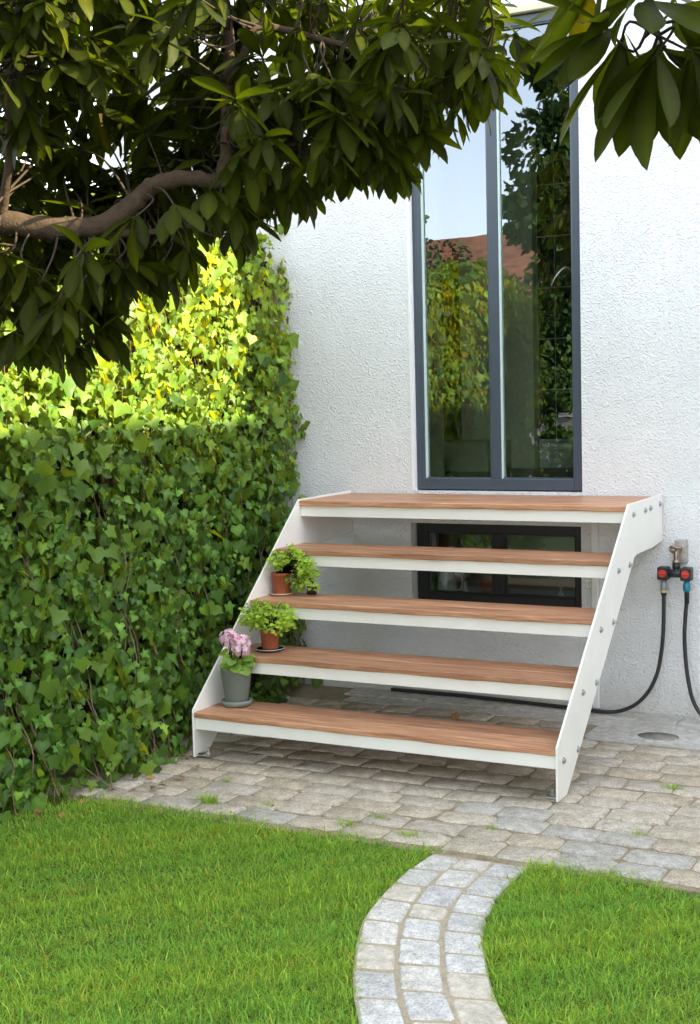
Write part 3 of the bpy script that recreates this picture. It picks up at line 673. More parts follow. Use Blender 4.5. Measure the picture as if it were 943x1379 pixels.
hp = smooth_path([(1.529, -.076, .545), (1.528, -.076, .45), (1.525, -.078, .36), (1.515, -.08, .27), (1.498, -.085, .19), (1.462, -.09, .115), (1.405, -.095, .055), (1.33, -.095, .020), (1.25, -.10, .0135), (1.10, -.08, .0135), (.95, -.065, .0135), (.80, -.05, .0135), (.62, -.035, .0135), (.45, -.03, .0135), (.2, -.03, .0135)], 8)
MB().tube(hp, .0085, 10).build('tube', M['rubber'], h1, True)
h2 = thing('garden_hose', 'black garden hose with a teal connector curving away from the steps', 'hose', (1.627, -.076, .02), 'hoses hanging from the tap')
MB().lathe([(.0105, 0), (.0155, .006), (.0165, .014), (.0165, .034), (.0130, .038), (.0130, .048)], (1.627, -.076, .556), 16).build('connector', M['tealplastic'], h2, True)
MB().lathe([(.0105, 0), (.0105, .052), (.0112, .053)], (1.627, -.076, .506), 12).build('connector_sleeve', M['blackplastic'], h2, True)
hp = smooth_path([(1.627, -.076, .52), (1.620, -.076, .44), (1.617, -.077, .36), (1.622, -.08, .27), (1.634, -.085, .18), (1.655, -.09, .095), (1.695, -.095, .035), (1.76, -.10, .0145), (1.90, -.11, .0135), (2.15, -.10, .0135), (2.5, -.12, .0135), (2.9, -.09, .0135)], 8)
MB().tube(hp, .0085, 10).build('tube', M['rubber'], h2, True)

# ================================================================ IVY
ivy = thing('ivy_hedge', 'dense green ivy covering the tall fence beside the steps', 'ivy', (-.4, -1.6, 0))
fence_len = 3.25
MB().box(-.46, -.42, -fence_len, -.02, -.05, 2.08).build('fence_panel', M['board'], ivy)
ivy_broad = [(0, .02), (.16, -.12), (.42, -.10), (.52, .10), (.60, .30), (.42, .46), (.24, .68), (0, .92), (-.24, .68), (-.42, .46), (-.60, .30), (-.52, .10), (-.42, -.10), (-.16, -.12)]
ivy_out = [(0, .02), (.14, -.13), (.41, -.15), (.36, .09), (.62, .33), (.27, .43), (.19, .64), (0, .95), (-.19, .64), (-.27, .43), (-.62, .33), (-.36, .09), (-.41, -.15), (-.14, -.13)]
iv_v, iv_f = leaf_template([((a[0]+b[0])/2, (a[1]+b[1])/2) for a, b in zip(ivy_out, ivy_broad)], .22, .18); iv_v[0] = (0, .22, -.02)
def hash2(a, b, s): return np.sin(a*12.9898*s+b*78.233*s*.7)*.5+np.sin(a*3.7*s-b*5.1*s+1.3)*.5
def ivy_surface(y, z):
    """how far the ivy face stands out from the fence line"""
    x = -.235 + .035*hash2(y, z, .9) + .03*hash2(y*1.7, z*1.3, 2.1)
    x = x + .15*np.exp(-((y+1.75)/.55)**2)*np.clip(1-z/1.0, 0, 1) + .05*np.clip(1-z/.5, 0, 1)
    x = x - .05*np.clip(1+y/.35, 0, 1)
    return x
TOPZ = lambda y: 2.17 + .05*np.sin(y*4.1) + .04*np.sin(y*9.7+1)
n_leaf = 26000
n_cl = 1900; cy = -rng.uniform(0.0, fence_len+.15, n_cl); cz = rng.uniform(0, 1, n_cl)*(TOPZ(cy)+.02); ic = rng.integers(0, n_cl, n_leaf); loose = rng.uniform(0, 1, n_leaf) < .22
yy = np.where(loose, -rng.uniform(0.0, fence_len+.15, n_leaf), (cy[ic]+rng.normal(0, .026, n_leaf)).clip(-fence_len-.15, -.002)); zz = np.where(loose, rng.uniform(0, 1, n_leaf)*(TOPZ(yy)+.03), cz[ic]+rng.normal(0, .042, n_leaf)).clip(.01, None); zz = np.minimum(zz, TOPZ(yy)+.03)
depth = rng.uniform(0, 1, n_leaf)**1.3*.19
cdep = rng.uniform(-.02, .05, n_cl)
pos = np.c_[ivy_surface(yy, zz)-depth-np.where(loose, .03, cdep[ic]), yy, zz+.01]
# rounded shoulder over the top, and the rounded free end towards the garden
shoulder = np.clip((zz-(TOPZ(yy)-.16))/.16, 0, 1.2); pos[:, 0] -= shoulder**2*.17
endr = np.clip((-yy-(fence_len-.2))/.3, 0, 1); pos[:, 0] -= endr**2*.25
# cap leaves lying on the top and on the back face
nt_ = 1500; yt = -rng.uniform(0, fence_len+.1, nt_); top = np.c_[rng.uniform(-.66, -.34, nt_), yt, TOPZ(yt)+.03-rng.uniform(0, .08, nt_)]
nb_ = 3600; yb_ = -rng.uniform(0, fence_len+.1, nb_); bk = np.c_[-.64+rng.uniform(-.05, .08, nb_), yb_, rng.uniform(0, 2.15, nb_)]
ne_ = 900; en = np.c_[rng.uniform(-.62, -.25, ne_), -fence_len-rng.uniform(0, .12, ne_), rng.uniform(0, 2.15, ne_)]
def dirs(n, down, out):
    d = np.array(down)[None]+rng.normal(0, .55, (n, 3))*np.array((.5, 1.1, .6)); nr = np.array(out)[None]+rng.normal(0, .52, (n, 3)); return d, nr
d1, n1 = dirs(n_leaf, (.28, 0, -1), (1, -.22, .38)); d2, n2 = dirs(nt_, (.3, 0, .15), (.25, 0, 1)); d3, n3 = dirs(nb_, (-.2, 0, -1), (-1, 0, .3)); d4, n4 = dirs(ne_, (0, -.2, -1), (0, -1, .3))
ap = np.vstack([pos, top, bk, en]); ad_ = np.vstack([d1, d2, d3, d4]); an = np.vstack([n1, n2, n3, n4])
an[:n_leaf, 2] += shoulder*.9
size = rng.gamma(6, .0059, len(ap)).clip(.016, .075)
size[:n_leaf] *= np.where(yy < -1.6, 1.14, 1.0)
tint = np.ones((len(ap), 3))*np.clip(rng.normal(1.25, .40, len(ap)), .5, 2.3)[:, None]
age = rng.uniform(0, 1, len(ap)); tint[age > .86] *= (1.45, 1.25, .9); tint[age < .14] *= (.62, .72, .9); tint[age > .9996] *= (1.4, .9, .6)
sun_tint = np.zeros(len(ap)); sun_tint[:n_leaf] = np.clip((zz-1.0)/.9, 0, 1); tint *= 1+sun_tint[:, None]*np.array((.75, .38, -.25))   # sunlit yellow painted into the leaf tint, stronger towards the top
Rm = frames(ad_, an)
score = size/np.linalg.norm(ap-CAM, axis=1)*np.clip((Rm[:, :, 2]@np.array((.75, -.55, .25))), 0, 1); score[~in_view(ap, -.01)] = 0; score[n_leaf:] = 0; score[:n_leaf][depth > .035] = 0
pick = np.zeros(len(ap), bool); pick[np.argsort(-score)[:300]] = True
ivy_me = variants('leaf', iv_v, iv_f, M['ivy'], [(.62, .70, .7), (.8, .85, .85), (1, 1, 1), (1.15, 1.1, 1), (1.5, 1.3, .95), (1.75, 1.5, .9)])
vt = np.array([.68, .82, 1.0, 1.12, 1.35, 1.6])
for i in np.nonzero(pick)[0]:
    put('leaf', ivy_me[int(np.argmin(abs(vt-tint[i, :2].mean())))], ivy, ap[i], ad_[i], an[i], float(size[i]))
keep = ~pick
kid = np.nonzero(keep)[0]; Vs, Fs, Ts, nv = [], [], [], 0
for g3, (fo, cu, tw3) in enumerate(((.22, .18, 0), (.45, -.15, .12), (.05, .45, -.10), (-.25, .25, .05))):
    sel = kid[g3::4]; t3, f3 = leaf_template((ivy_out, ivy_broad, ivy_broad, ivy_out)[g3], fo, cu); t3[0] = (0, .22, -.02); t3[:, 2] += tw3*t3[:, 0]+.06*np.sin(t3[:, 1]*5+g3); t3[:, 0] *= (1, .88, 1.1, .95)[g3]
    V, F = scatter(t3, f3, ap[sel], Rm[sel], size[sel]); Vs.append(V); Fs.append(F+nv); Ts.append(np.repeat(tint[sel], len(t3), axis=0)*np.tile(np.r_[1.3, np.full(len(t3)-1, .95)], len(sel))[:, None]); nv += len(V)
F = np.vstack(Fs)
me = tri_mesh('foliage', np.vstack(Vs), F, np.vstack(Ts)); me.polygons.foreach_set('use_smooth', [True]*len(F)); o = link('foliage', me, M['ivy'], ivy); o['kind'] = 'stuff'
vm = MB(); q = random.Random(9)
for i in range(60):
    y0 = -q.uniform(.05, 3.2); z = 0; pts = []
    while z < 2.05:
        pts.append((float(ivy_surface(np.array(y0), np.array(z)))-.065+q.uniform(-.03, .035), y0, z)); z += q.uniform(.1, .2); y0 += q.uniform(-.06, .06); y0 = min(-.03, y0)
    if len(pts) > 3: vm.tube(smooth_path(pts, 3), [max(.0010, .0028*(1-j/(len(pts)*3))) for j in range(len(smooth_path(pts, 3)))], 5, False)
o = vm.build('vines', M['vine'], ivy, True); o['kind'] = 'stuff'

# ================================================================ OVERHANGING TREE
A3, B3, T0 = np.array((.8835, .4685, 0)), np.array((-.4685, .8835, 0)), np.array((1.439, -2.746, 0))   # the bough spreads along A3
def tp(s, d, z): return T0 + A3*s + B3*d + np.array((0, 0, z))
tree = thing('leathery_leaved_tree', 'overhanging tree with long leathery dark green leaves and a crooked bough', 'tree', (-.15, -4.05, -.01))
trunk = [(-.15, -4.05, -.05), (-.16, -4.02, .5), (-.12, -4.0, 1.1), (-.08, -3.95, 1.6), (-.14, -3.92, 2.2), (-.1, -3.9, 2.8), (-.2, -3.85, 3.3)]
sp_ = smooth_path(trunk, 6); MB().tube(sp_, [.085-.06*i/len(sp_) for i in range(len(sp_))], 12).build('trunk', M['bark'], tree, True)
skeleton = []
def bough(pts, r0, r1, mat='bark', name='bough', n=10):
    p = smooth_path(pts, 6); k = len(p); skeleton.extend(p)
    wob = [np.array((rnd.uniform(-1, 1), rnd.uniform(-1, 1), rnd.uniform(-1, 1)))*r0*.10 for _ in p]
    p = [a+b for a, b in zip(p, wob)]
    return MB().tube(p, [(r0+(r1-r0)*i/(k-1))*rnd.uniform(.93, 1.07) for i in range(k)], n).build(name, M[mat], tree, True)
bough([(-.1, -3.95, 1.55), (.2, -3.55, 1.74), tp(-.98, .02, 1.862), tp(-.849, 0, 1.867), tp(-.73, -.01, 1.850), tp(-.655, 0, 1.848)], .034, .027)
bough([tp(-.70, 0, 1.850), tp(-.611, 0, 1.852), tp(-.53, .01, 1.900), tp(-.47, .0, 1.945), tp(-.40, -.01, 1.962), tp(-.33, 0, 1.958), tp(-.292, 0, 1.952)], .0265, .017)
bough([tp(-.30, 0, 1.952), tp(-.282, .0, 2.02), tp(-.28, 0, 2.105), tp(-.268, .01, 2.283), tp(-.278, .02, 2.46), tp(-.25, .05, 2.75)], .018, .011)
bough([tp(-.66, 0, 1.848), tp(-.60, .03, 1.838), tp(-.50, .06, 1.842), tp(-.40, .10, 1.86)], .018, .005)
bough([tp(-.274, 0, 2.19), tp(-.23, -.03, 2.25), tp(-.191, -.03, 2.317), tp(-.01, .02, 2.286), tp(.13, .0, 2.25), tp(.262, .0, 2.226), tp(.40, .0, 2.223)], .012, .005)
bough([tp(-.849, 0, 1.867), tp(-.80, -.08, 2.0), tp(-.78, -.1, 2.2), tp(-.7, -.12, 2.45)], .014, .006)
bough([tp(-.9, 0, 1.86), tp(-.86, .06, 1.75), tp(-.80, .1, 1.66), tp(-.74, .12, 1.58)], .010, .004, 'twig')
bough([tp(-.276, 0, 2.0), tp(-.20, .04, 2.02), tp(-.08, .06, 2.04), tp(.08, .05, 2.05)], .009, .004, 'twig')
bough([(-.14, -3.92, 2.3), (.5, -3.7, 2.62), (1.2, -3.55, 2.72), (1.8, -3.62, 2.62), tp(.42, -1.1, 2.40), tp(.50, -1.1, 2.12), tp(.53, -1.1, 2.0)], .022, .005)
bough([(-.12, -3.9, 2.6), (.3, -3.4, 2.75), (.9, -3.0, 2.85), (1.4, -2.75, 2.8)], .02, .007)
bough([(-.14, -3.9, 2.4), (.1, -4.2, 2.8), (.2, -4.4, 3.1)], .02, .007)
skel = np.array(skeleton)
def inside(poly, x, y):
    r_ = False; k = len(poly)
    for i in range(k):
        (x1, y1), (x2, y2) = poly[i], poly[i-1]
        if (y1 > y) != (y2 > y) and x < (x2-x1)*(y-y1)/(y2-y1)+x1: r_ = not r_
    return r_
crown_poly = [(-1.02, 1.56), (-.755, 1.56), (-.62, 1.56), (-.585, 1.67), (-.48, 1.72), (-.37, 1.78), (-.25, 1.90), (-.205, 1.94), (-.057, 2.0), (.035, 2.01), (.15, 2.03), (.21, 2.12), (.31, 2.15), (.38, 2.19), (.42, 2.23), (.43, 2.28), (.40, 2.52), (-.98, 2.55)]
whorls = []; q = random.Random(3); tries = 0
def far_enough(p, dmin): return all(np.linalg.norm(p-w) > dmin for w, _ in whorls)
while len(whorls) < 400 and tries < 20000:
    tries += 1
    s, z = q.uniform(-1.05, .5), q.uniform(1.5, 2.55)
    if not inside(crown_poly, s, z): continue
    if z < 1.86 and s > -.35: continue
    if z < 1.84 and q.random() < .35: continue
    dd_ = q.uniform(-.30, .38)
    bz = np.interp(s, [-1, -.85, -.61, -.50, -.40, -.28], [1.862, 1.867, 1.85, 1.92, 1.962, 1.955])
    if s < -.24 and -.05 < z-bz < .23: dd_ = q.uniform(.08, .42)
    p = tp(s, dd_, z)
    w_f = p-np.array((.72, -3.07, 1.89)); t_f = w_f@np.array(sun_vec)
    if t_f > 0 and np.linalg.norm(w_f-t_f*np.array(sun_vec)-np.array((0, 0, .05))) < .11: continue     # an opening the low sun reaches the bough through
    if far_enough(p, .041): whorls.append((p, 1.0))
for s, z, d in ((.42, 2.24, 0), (.37, 2.20, -.05), (.30, 2.22, .05), (.20, 2.07, 0), (.17, 2.12, .04), (.10, 2.08, .02), (-.02, 2.05, .0), (.44, 2.30, .03), (-.82, 1.60, .1), (-.70, 1.58, .1), (-.62, 1.60, .08), (-.93, 1.60, .05), (-.40, 1.80, .08), (-.46, 1.77, .1)):
    whorls.append((tp(s, d, z), 1.0))
for s, z, d in ((.435, 2.09, -1.10), (.475, 2.055, -1.06), (.515, 2.02, -1.12), (.555, 2.06, -1.05), (.60, 2.03, -1.1), (.50, 2.13, -1.14), (.57, 2.12, -1.08), (.63, 2.11, -1.05), (.42, 2.16, -1.08), (.66, 2.0, -1.0)):
    whorls.append((tp(s, d, z-.065), 1.42))
tries = 0; n_front = len(whorls)
while len(whorls) < n_front+90 and tries < 6000:      # a deeper layer of the same crown
    tries += 1
    s, z = q.uniform(-1.15, .30), q.uniform(1.75, 2.62)
    if not inside(crown_poly, s, z-.03) or z < 1.98 and s > -.5: continue
    p = tp(s, q.uniform(.36, .62), z)
    w_f = p-np.array((.72, -3.07, 1.89)); t_f = w_f@np.array(sun_vec)
    if t_f > 0 and np.linalg.norm(w_f-t_f*np.array(sun_vec)-np.array((0, 0, .05))) < .14: continue
    if far_enough(p, .06): whorls.append((p, 1.0))
n_view = len(whorls); tries = 0
while len(whorls) < n_view+170 and tries < 20000:      # the rest of the crown, above and beside the view
    tries += 1
    p = np.array((q.uniform(-1.5, 1.9), q.uniform(-4.9, -2.5), q.uniform(2.05, 3.7)))
    e = ((p-np.array((-.1, -3.8, 2.75)))/np.array((1.55, 1.1, .95)))
    if e@e > 1 or p[0] < -.42+(p[1]+3.8)*.45: continue
    if in_view(p[None]-np.array([[0, 0, .16]]), .04)[0]: continue
    w_f = p-np.array((.72, -3.07, 1.89)); t_f = w_f@np.array(sun_vec)
    if t_f > 0 and np.linalg.norm(w_f-t_f*np.array(sun_vec)-np.array((0, 0, .05))) < .16: continue
    if far_enough(p, .10): whorls.append((p, 1.15))
prof_w = [(0, .012), (.12, .045), (.30, .105), (.5, .150), (.68, .158), (.84, .115), (.95, .050)]
rows_ = []
for t, w_ in prof_w:
    zc = -.10*t*t
    rows_ += [(-w_, t, zc+w_*.28), (0, t, zc), (w_, t, zc+w_*.28)]
tr_v = np.array(rows_+[(0, 1.0, -.105)]); tr_f = []
for i in range(len(prof_w)-1):
    a = i*3; b_ = a+3
    for k in (0, 1): tr_f += [(a+k, a+k+1, b_+k+1), (a+k, b_+k+1, b_+k)]
a = (len(prof_w)-1)*3; tr_f += [(a, a+1, a+3), (a+1, a+2, a+3)]; tr_f = np.array(tr_f)
rib_m = np.array([(1.5 if j % 3 == 1 else .92) for j in range(len(tr_v)-1)]+[1.0])
lp, ld, ln, ls = [], [], [], []
twm = MB()
for wi, (p, sc_) in enumerate(whorls):
    j = int(np.argmin(np.linalg.norm(skel-p, axis=1)+rng.uniform(0, .16 if sc_ < 1.1 else .02, len(skel)))); s0 = skel[j]; L = np.linalg.norm(p-s0)
    md = (s0+p)/2+np.array((q.uniform(-.04, .04), q.uniform(-.04, .04), -.02+q.uniform(-.03, .05)))
    if L > .03: twm.tube(smooth_path([s0, md, p], 4), [.0034-.0014*i/8 for i in range(9)], 5, False)
    tw_ = (p-md); tw_ /= np.linalg.norm(tw_)+1e-6; tw_ = tw_+np.array((0, 0, -.25)); tw_ /= np.linalg.norm(tw_)
    e1 = np.cross(tw_, (.3, .2, .9)); e1 /= np.linalg.norm(e1); e2 = np.cross(tw_, e1); ph = q.uniform(0, 6.28); k = q.randint(6, 9)
    for i in range(k):
        a = ph+i*6.283/k+q.uniform(-.25, .25); op = q.uniform(.45, 1.3)
        d = math.cos(a)*e1*math.sin(op)+math.sin(a)*e2*math.sin(op)+tw_*math.cos(op); d[2] -= q.uniform(.35, 1.05); d /= np.linalg.norm(d)
        nr = np.array((q.uniform(-.5, .5), q.uniform(-.5, .5), 1.0)) + tw_*-.3 + np.array((d[0], d[1], 0))*.6
        lp.append(p-tw_*q.uniform(0, .03)); ld.append(d); ln.append(nr); ls.append(q.uniform(.092, .140)*sc_)
lp, ld, ln, ls = map(np.array, (lp, ld, ln, ls))
tt = np.ones((len(lp), 3))*np.clip(rng.normal(1, .2, len(lp)), .6, 1.6)[:, None]; ag = rng.uniform(0, 1, len(lp)); tt[ag > .85] *= (1.5, 1.35, .9); tt[ag < .1] *= (.7, .7, .8); tt[ag > .998] *= (1.5, 1.0, .8)
Rt = frames(ld, ln)
score = ls/np.linalg.norm(lp-CAM, axis=1); score[~in_view(lp, .0)] = 0; pk = np.zeros(len(lp), bool); pk[np.argsort(-score)[:300]] = True
tr_me = variants('leaf', tr_v, tr_f, M['tree'], [rib_m[:, None]*np.array(t_)[None] for t_ in ((.7, .7, .75), (.88, .88, .88), (1, 1, 1), (1.2, 1.2, 1.1), (1.6, 1.45, .95))]); vt = np.array([.7, .88, 1, 1.2, 1.52])
for i in np.nonzero(pk)[0]: put('leaf', tr_me[int(np.argmin(abs(vt-tt[i, :2].mean())))], tree, lp[i], ld[i], ln[i], float(ls[i]))
kid = np.nonzero(~pk)[0]; Vs, Fs, Ts, nv = [], [], [], 0
for g3, (cv, wd, tw3) in enumerate(((0, 1, 0), (-.22, .85, .05), (.14, 1.08, -.05), (-.10, .92, .10))):
    sel = kid[g3::4]; t3 = tr_v.copy(); t3[:, 0] *= wd; t3[:, 2] += cv*t3[:, 1]**2+.02*np.sin(t3[:, 1]*9+g3*2)*np.sign(t3[:, 0]); t3[:, 0] += tw3*t3[:, 1]**2
    V, F = scatter(t3, tr_f, lp[sel], Rt[sel], ls[sel]); Vs.append(V); Fs.append(F+nv); Ts.append(np.repeat(tt[sel], len(t3), axis=0)*np.tile(rib_m, len(sel))[:, None]); nv += len(V)
F = np.vstack(Fs); me = tri_mesh('crown', np.vstack(Vs), F, np.vstack(Ts)); me.polygons.foreach_set('use_smooth', [True]*len(F)); o = link('crown', me, M['tree'], tree); o['kind'] = 'stuff'
o = twm.build('twigs', M['twig'], tree, True); o['kind'] = 'stuff'

# ================================================================ GRASS
def grass_edge(x): return -1.985 + .03*np.sin(x*5.1)+.02*np.sin(x*13.7+.6)-.035*np.clip(x-1.6, 0, 1)-.05*np.exp(-((x-.28)/.2)**2)*0
def lawn_points(n, x0, x1, y0, y1):
    p = np.c_[rng.uniform(x0, x1, n), rng.uniform(y0, y1, n)]
    k = p[:, 1] < grass_edge(p[:, 0])+.02*rng.normal(0, 1, n)
    lx = np.interp(-p[:, 1], -le[:, 1], le[:, 0]); rx = np.interp(-p[:, 1], -re_[:, 1], re_[:, 0])
    e = .012*rng.normal(0, 1, n); k &= ~((p[:, 0] > lx+.004+e) & (p[:, 0] < rx-.004+e) & (p[:, 1] > -4.1))
    k &= p[:, 0] > -.26+.06*np.sin(p[:, 1]*7)+.05*rng.normal(0, 1, n)
    return p[k]
near = lawn_points(420000, -.4, 2.8, -3.75, -1.9)
far = lawn_points(80000, -.4, 5.7, -7.5, -1.9); far = far[~((far[:, 0] < 2.8) & (far[:, 1] > -3.75))]
gp_ = np.vstack([near, far]); n = len(gp_); isfar = np.arange(n) >= len(near)
patch = .5+.5*hash2(gp_[:, 0], gp_[:, 1], 1.9); patch2 = .5+.5*hash2(gp_[:, 0]*2.3+1, gp_[:, 1]*1.9, 3.7)
thin = rng.uniform(0, 1, n) < (.45+.55*patch2)*np.clip(.25+((gp_[:, 0]+.25)*2.2).clip(0, 1), 0, 1); gp_, isfar, patch, patch2 = gp_[thin], isfar[thin], patch[thin], patch2[thin]; n = len(gp_)
hgt = rng.gamma(8, .0031, n).clip(.008, .06)*(.8+.35*patch); wid = rng.uniform(.0009, .0018, n)*np.where(isfar, 2.4, 1)
az = rng.uniform(0, 2*np.pi, n); ln_ = rng.uniform(.35, 1.35, n)
dx, dy = np.cos(az), np.sin(az); tx, ty = -dy, dx
b0 = np.c_[gp_, np.full(n, -.016)]
def at(t, w_):
    h_ = hgt*t; off = ln_*hgt*t*t
    c_ = b0+np.c_[dx*off, dy*off, h_*np.sqrt(np.maximum(.1, 1-.42*ln_*t))]
    return c_-np.c_[tx*wid*w_, ty*wid*w_, 0*tx], c_+np.c_[tx*wid*w_, ty*wid*w_, 0*tx]
a0, a1 = at(0, 1); m0, m1 = at(.55, .8); tpx, _ = at(1, 0)
V = np.stack([a0, a1, m0, m1, tpx], 1).reshape(-1, 3); F = (np.array([(0, 1, 3), (0, 3, 2), (2, 3, 4)])[None]+(np.arange(n)*5)[:, None, None]).reshape(-1, 3)
gt = np.ones((n, 3))*np.clip(rng.normal(1, .22, n), .5, 1.7)[:, None]*(.82+.3*patch2)[:, None]; ag = rng.uniform(0, 1, n)
gt[ag > .90] *= (1.7, 1.25, 1.3); gt[ag < .15] *= (.55, .75, .8); gt[(ag > .5) & (ag < .5+.10*patch2)] *= (1.5, .85, .9); gt *= 1+.20*(patch-.5)[:, None]*np.array((1.5, .5, -.5))
dry = np.clip(((hash2(gp_[:, 0]*1.3+.4, gp_[:, 1]*1.1, 2.3)+hash2(gp_[:, 1]*.9+2, gp_[:, 0]*1.7, 4.1))*.6-.35)*2, 0, 1)*np.clip(1.3-gp_[:, 0]*.55, .25, 1); gt *= 1+dry[:, None]*np.array((.26, -.02, .05))
me = tri_mesh('grass', V, F, np.repeat(gt, 5, axis=0)); grass = link('grass', me, M['grass']); grass['kind'] = 'stuff'; tag(grass, 'short bright green lawn grass on both sides of the cobble path', 'grass')

# weeds in the joints, fallen leaves
def tuft(x, y, n_, h, r_, label):
    q = random.Random(int(x*1000)); t = thing('weed_tuft', label, 'weed', (x, y, -.004), 'weeds in the paving joints'); mb_v, mb_f = [], []
    for i in range(n_):
        a = q.uniform(0, 6.28); rr = q.uniform(0, r_); p = np.array((x+math.cos(a)*rr*1.6, y+math.sin(a)*rr*.5, -.006)); L = h*q.uniform(.5, 1.2); le_ = q.uniform(.2, 1.1); w_ = q.uniform(.001, .002)
        d = np.array((math.cos(a), math.sin(a), 0)); s = np.array((-d[1], d[0], 0))*w_; k = len(mb_v)
        mb_v += [p-s, p+s, p+d*le_*L*.3+(0, 0, L*.6)-s*.8, p+d*le_*L*.3+(0, 0, L*.6)+s*.8, p+d*le_*L+(0, 0, L*.9)]; mb_f += [(k, k+1, k+3), (k, k+3, k+2), (k+2, k+3, k+4)]
    link('blades', tri_mesh('blades', np.array(mb_v), np.array(mb_f), np.array((1.0, .95, .9))), M['grass'], t)['kind'] = 'stuff'
for x, y, n_, h, r_, lb in ((.38, -1.865, 90, .045, .035, 'bushy grass tuft in the joint by the lawn edge below the steps'), (.95, -1.905, 40, .03, .03, 'thin grass tuft in the paving joint beside the lawn'),
        (1.01, -1.79, 40, .025, .03, 'low moss-green tuft in a joint two courses from the lawn'), (1.19, -1.915, 50, .03, .028, 'grass tuft in the joint above the lawn corner'),
        (1.40, -1.74, 35, .02, .022, 'small grass tuft in a joint near the cobble path'), (1.82, -1.07, 60, .025, .03, 'bright green tuft in the paving right of the steps'),
        (.60, -1.82, 25, .03, .014, 'single upright grass sprig in the paving below the steps'), (.30, -1.62, 22, .03, .014, 'small sprig between pavers near the steps foot'), (1.85, -1.60, 30, .02, .03, 'flat mossy tuft in the joint near grey pavers')):
    tuft(x, y, n_, h, r_, lb)
dl_v, dl_f = leaf_template([(0, 0), (.18, .2), (.30, .5), (.2, .8), (0, 1), (-.2, .8), (-.30, .5), (-.18, .2)], .35, .2)
dry_me = variants('fallen_leaf', dl_v, dl_f, M['dryleaf'], [(1, 1, 1), (.6, .55, .6), (1.4, 1.3, 1.1)])
q = random.Random(17); places = [(.67, -.36, 'brown curled leaf on the paving under the steps', .07)]
for i in range(15): places.append((q.uniform(-.12, .12), q.uniform(-1.95, -1.25), 'dry brown leaf fallen on the paving at the foot of the ivy', q.uniform(.025, .05)))
for i in range(6): places.append((q.uniform(-.20, .0), q.uniform(-2.25, -2.0), 'dry leaf on bare soil where lawn meets ivy', q.uniform(.03, .055)))
for x, y, lb, s in places:
    kind_ = q.randrange(3); lb = lb.replace('dry', ('dry', 'dark shrivelled', 'pale tan')[kind_]).replace('shrivelled brown', 'shrivelled').replace('tan brown', 'tan')
    o = bpy.data.objects.new('fallen_leaf', dry_me[kind_]); C.objects.link(o); o.location = (x, y, .012 if y > -1.97 else .004); a = q.uniform(0, 6.28); o.rotation_euler = (q.uniform(-.2, .2), q.uniform(-.2, .2), a); o.scale = (s, s, s)
    tag(o, lb, 'leaf', 'dry leaves on the ground')

# ================================================================ SURROUNDINGS (seen in the panes; they also shade the garden)
nb = thing('neighbouring_house', 'low red-roofed house across the garden mirrored in the panes', 'house', (-6, -15, 0))
MB().box(-12, -1.2, -19, -13.5, -.05, 2.6).build('wall', M['beige'], nb)
MB().prism_x([(-19.4, 2.55), (-13.1, 2.55), (-16.2, 4.15)], -12.4, -.8).build('roof', M['rooftile'], nb)
for x in (-10.5, -7.5, -4.4, -2.6):
    w_ = MB().box(x, x+1.0, -13.495, -13.46, 1.0, 2.3).build('window', M['whiteplastic'], nb); MB().box(x+.07, x+.93, -13.455, -13.45, 1.07, 2.23).build('pane', M['blacktile'], w_)
gar = thing('garage', 'plain rendered garage block on the sunny side of the garden', 'building', (8.5, -4, 0))
GH = 1.345 + (6.0+.2)/math.cos(SUN_AZ)*math.tan(SUN_EL)
MB().box(6.0, 11.0, -13.0, 3.5, -.05, GH-.12).build('wall', M['beige'], gar); MB().box(5.99, 11.05, -13.05, 3.55, GH-.119, GH).build('roof', M['concrete'], gar)
MB().box(5.97, 5.999, -6.5, -4.1, 0, 2.1).build('door', M['whiteplastic'], gar)

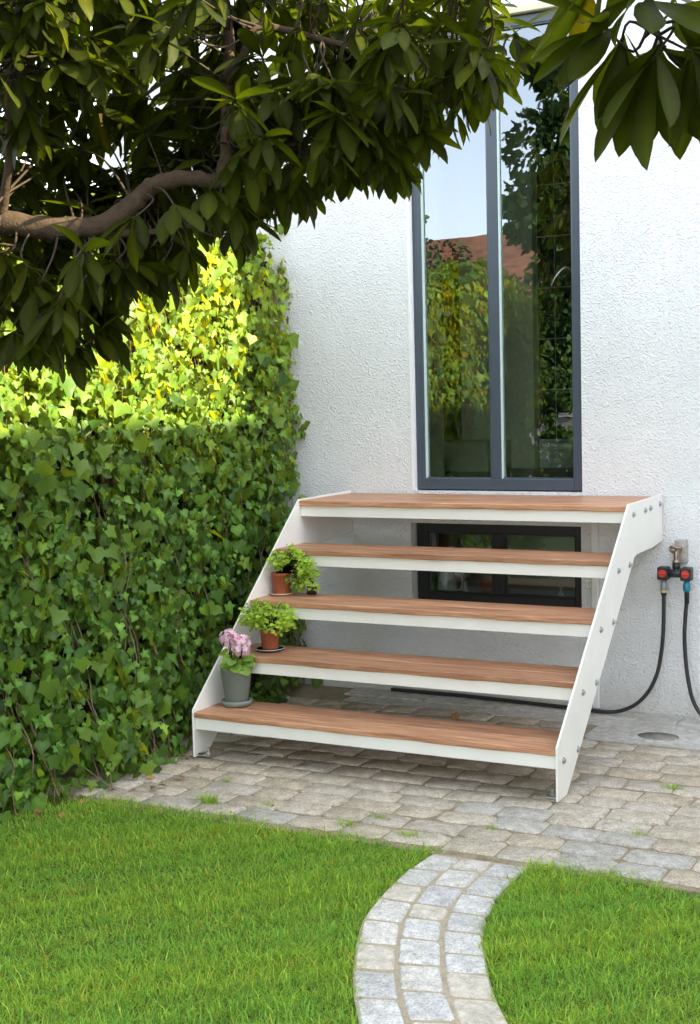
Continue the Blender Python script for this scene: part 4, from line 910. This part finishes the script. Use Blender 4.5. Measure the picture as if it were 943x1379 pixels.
fv_, ff_ = leaf_template([(0, 0), (.3, .3), (.25, .7), (0, 1), (-.25, .7), (-.3, .3)], .2, .1)
def shrub(name, label, x, y, h, r_, n_, leaf, tint_, seed, trunk_h=.5):
    g_ = np.random.default_rng(seed); t = thing(name, label, 'tree', (x, y, -.03), 'trees beyond the fence')
    MB().tube([(x, y, -.06), (x+.05, y, trunk_h), (x, y+.05, h*.8)], [.09*h/4, .07*h/4, .015], 8).build('trunk', M['bark'], t, True)
    nb2 = 26; cen = g_.normal(0, .45, (nb2, 3))*np.array((r_, r_, (h-trunk_h)*.42))+np.array((x, y, trunk_h+(h-trunk_h)*.5)); rad = g_.uniform(.22, .5, nb2)*r_
    i = g_.integers(0, nb2, n_); dv = g_.normal(0, 1, (n_, 3)); dv /= np.linalg.norm(dv, axis=1, keepdims=True); p = cen[i]+dv*(rad[i]*g_.uniform(.6, 1, n_)**.5)[:, None]; p[:, 2] = np.maximum(p[:, 2], .15)
    dd = dv+g_.normal(0, .5, (n_, 3))+np.array((0, 0, -.5)); V, F = scatter(fv_, ff_, p, frames(dd, dv+g_.normal(0, .4, (n_, 3))), g_.uniform(.7, 1.3, n_)*leaf)
    tn = np.ones((n_, 3))*np.array(tint_)*g_.uniform(.6, 1.4, n_)[:, None]
    o = link('crown', tri_mesh('crown', V, F, np.repeat(tn, len(fv_), axis=0)), M['conifer'], t); o['kind'] = 'stuff'
shrub('garden_tree', 'loose pale green tree beyond the ivy fence', -3.7, -6.6, 4.6, .9, 2600, .09, (1.3, 1.2, .9), 51, 1.2)
shrub('garden_tree', 'rounded green shrub beyond the ivy fence', -2.6, -7.4, 2.3, 1.2, 5000, .07, (1.2, 1.15, .8), 52)
shrub('garden_tree', 'dark bushy tree before the red-roofed house', -3.2, -11.8, 3.2, 1.3, 6000, .12, (.8, .9, .9), 53)
shrub('garden_tree', 'tall dark tree standing behind the garden', -1.55, -8.8, 5.7, .95, 15000, .10, (.8, .85, .8), 54, .6)
shrub('garden_tree', 'slender tree before the red roof, beyond the rounded shrub', -4.0, -9.2, 3.5, .6, 5000, .06, (1.1, 1.0, .8), 55, .8)
shrub('garden_tree', 'sunny yellow-green tree just behind the ivy fence', -2.1, -1.55, 3.7, .85, 6000, .07, (2.2, 1.7, .7), 56, .8)
print('whorls', len(whorls), 'leaves', len(lp), 'blades', n)
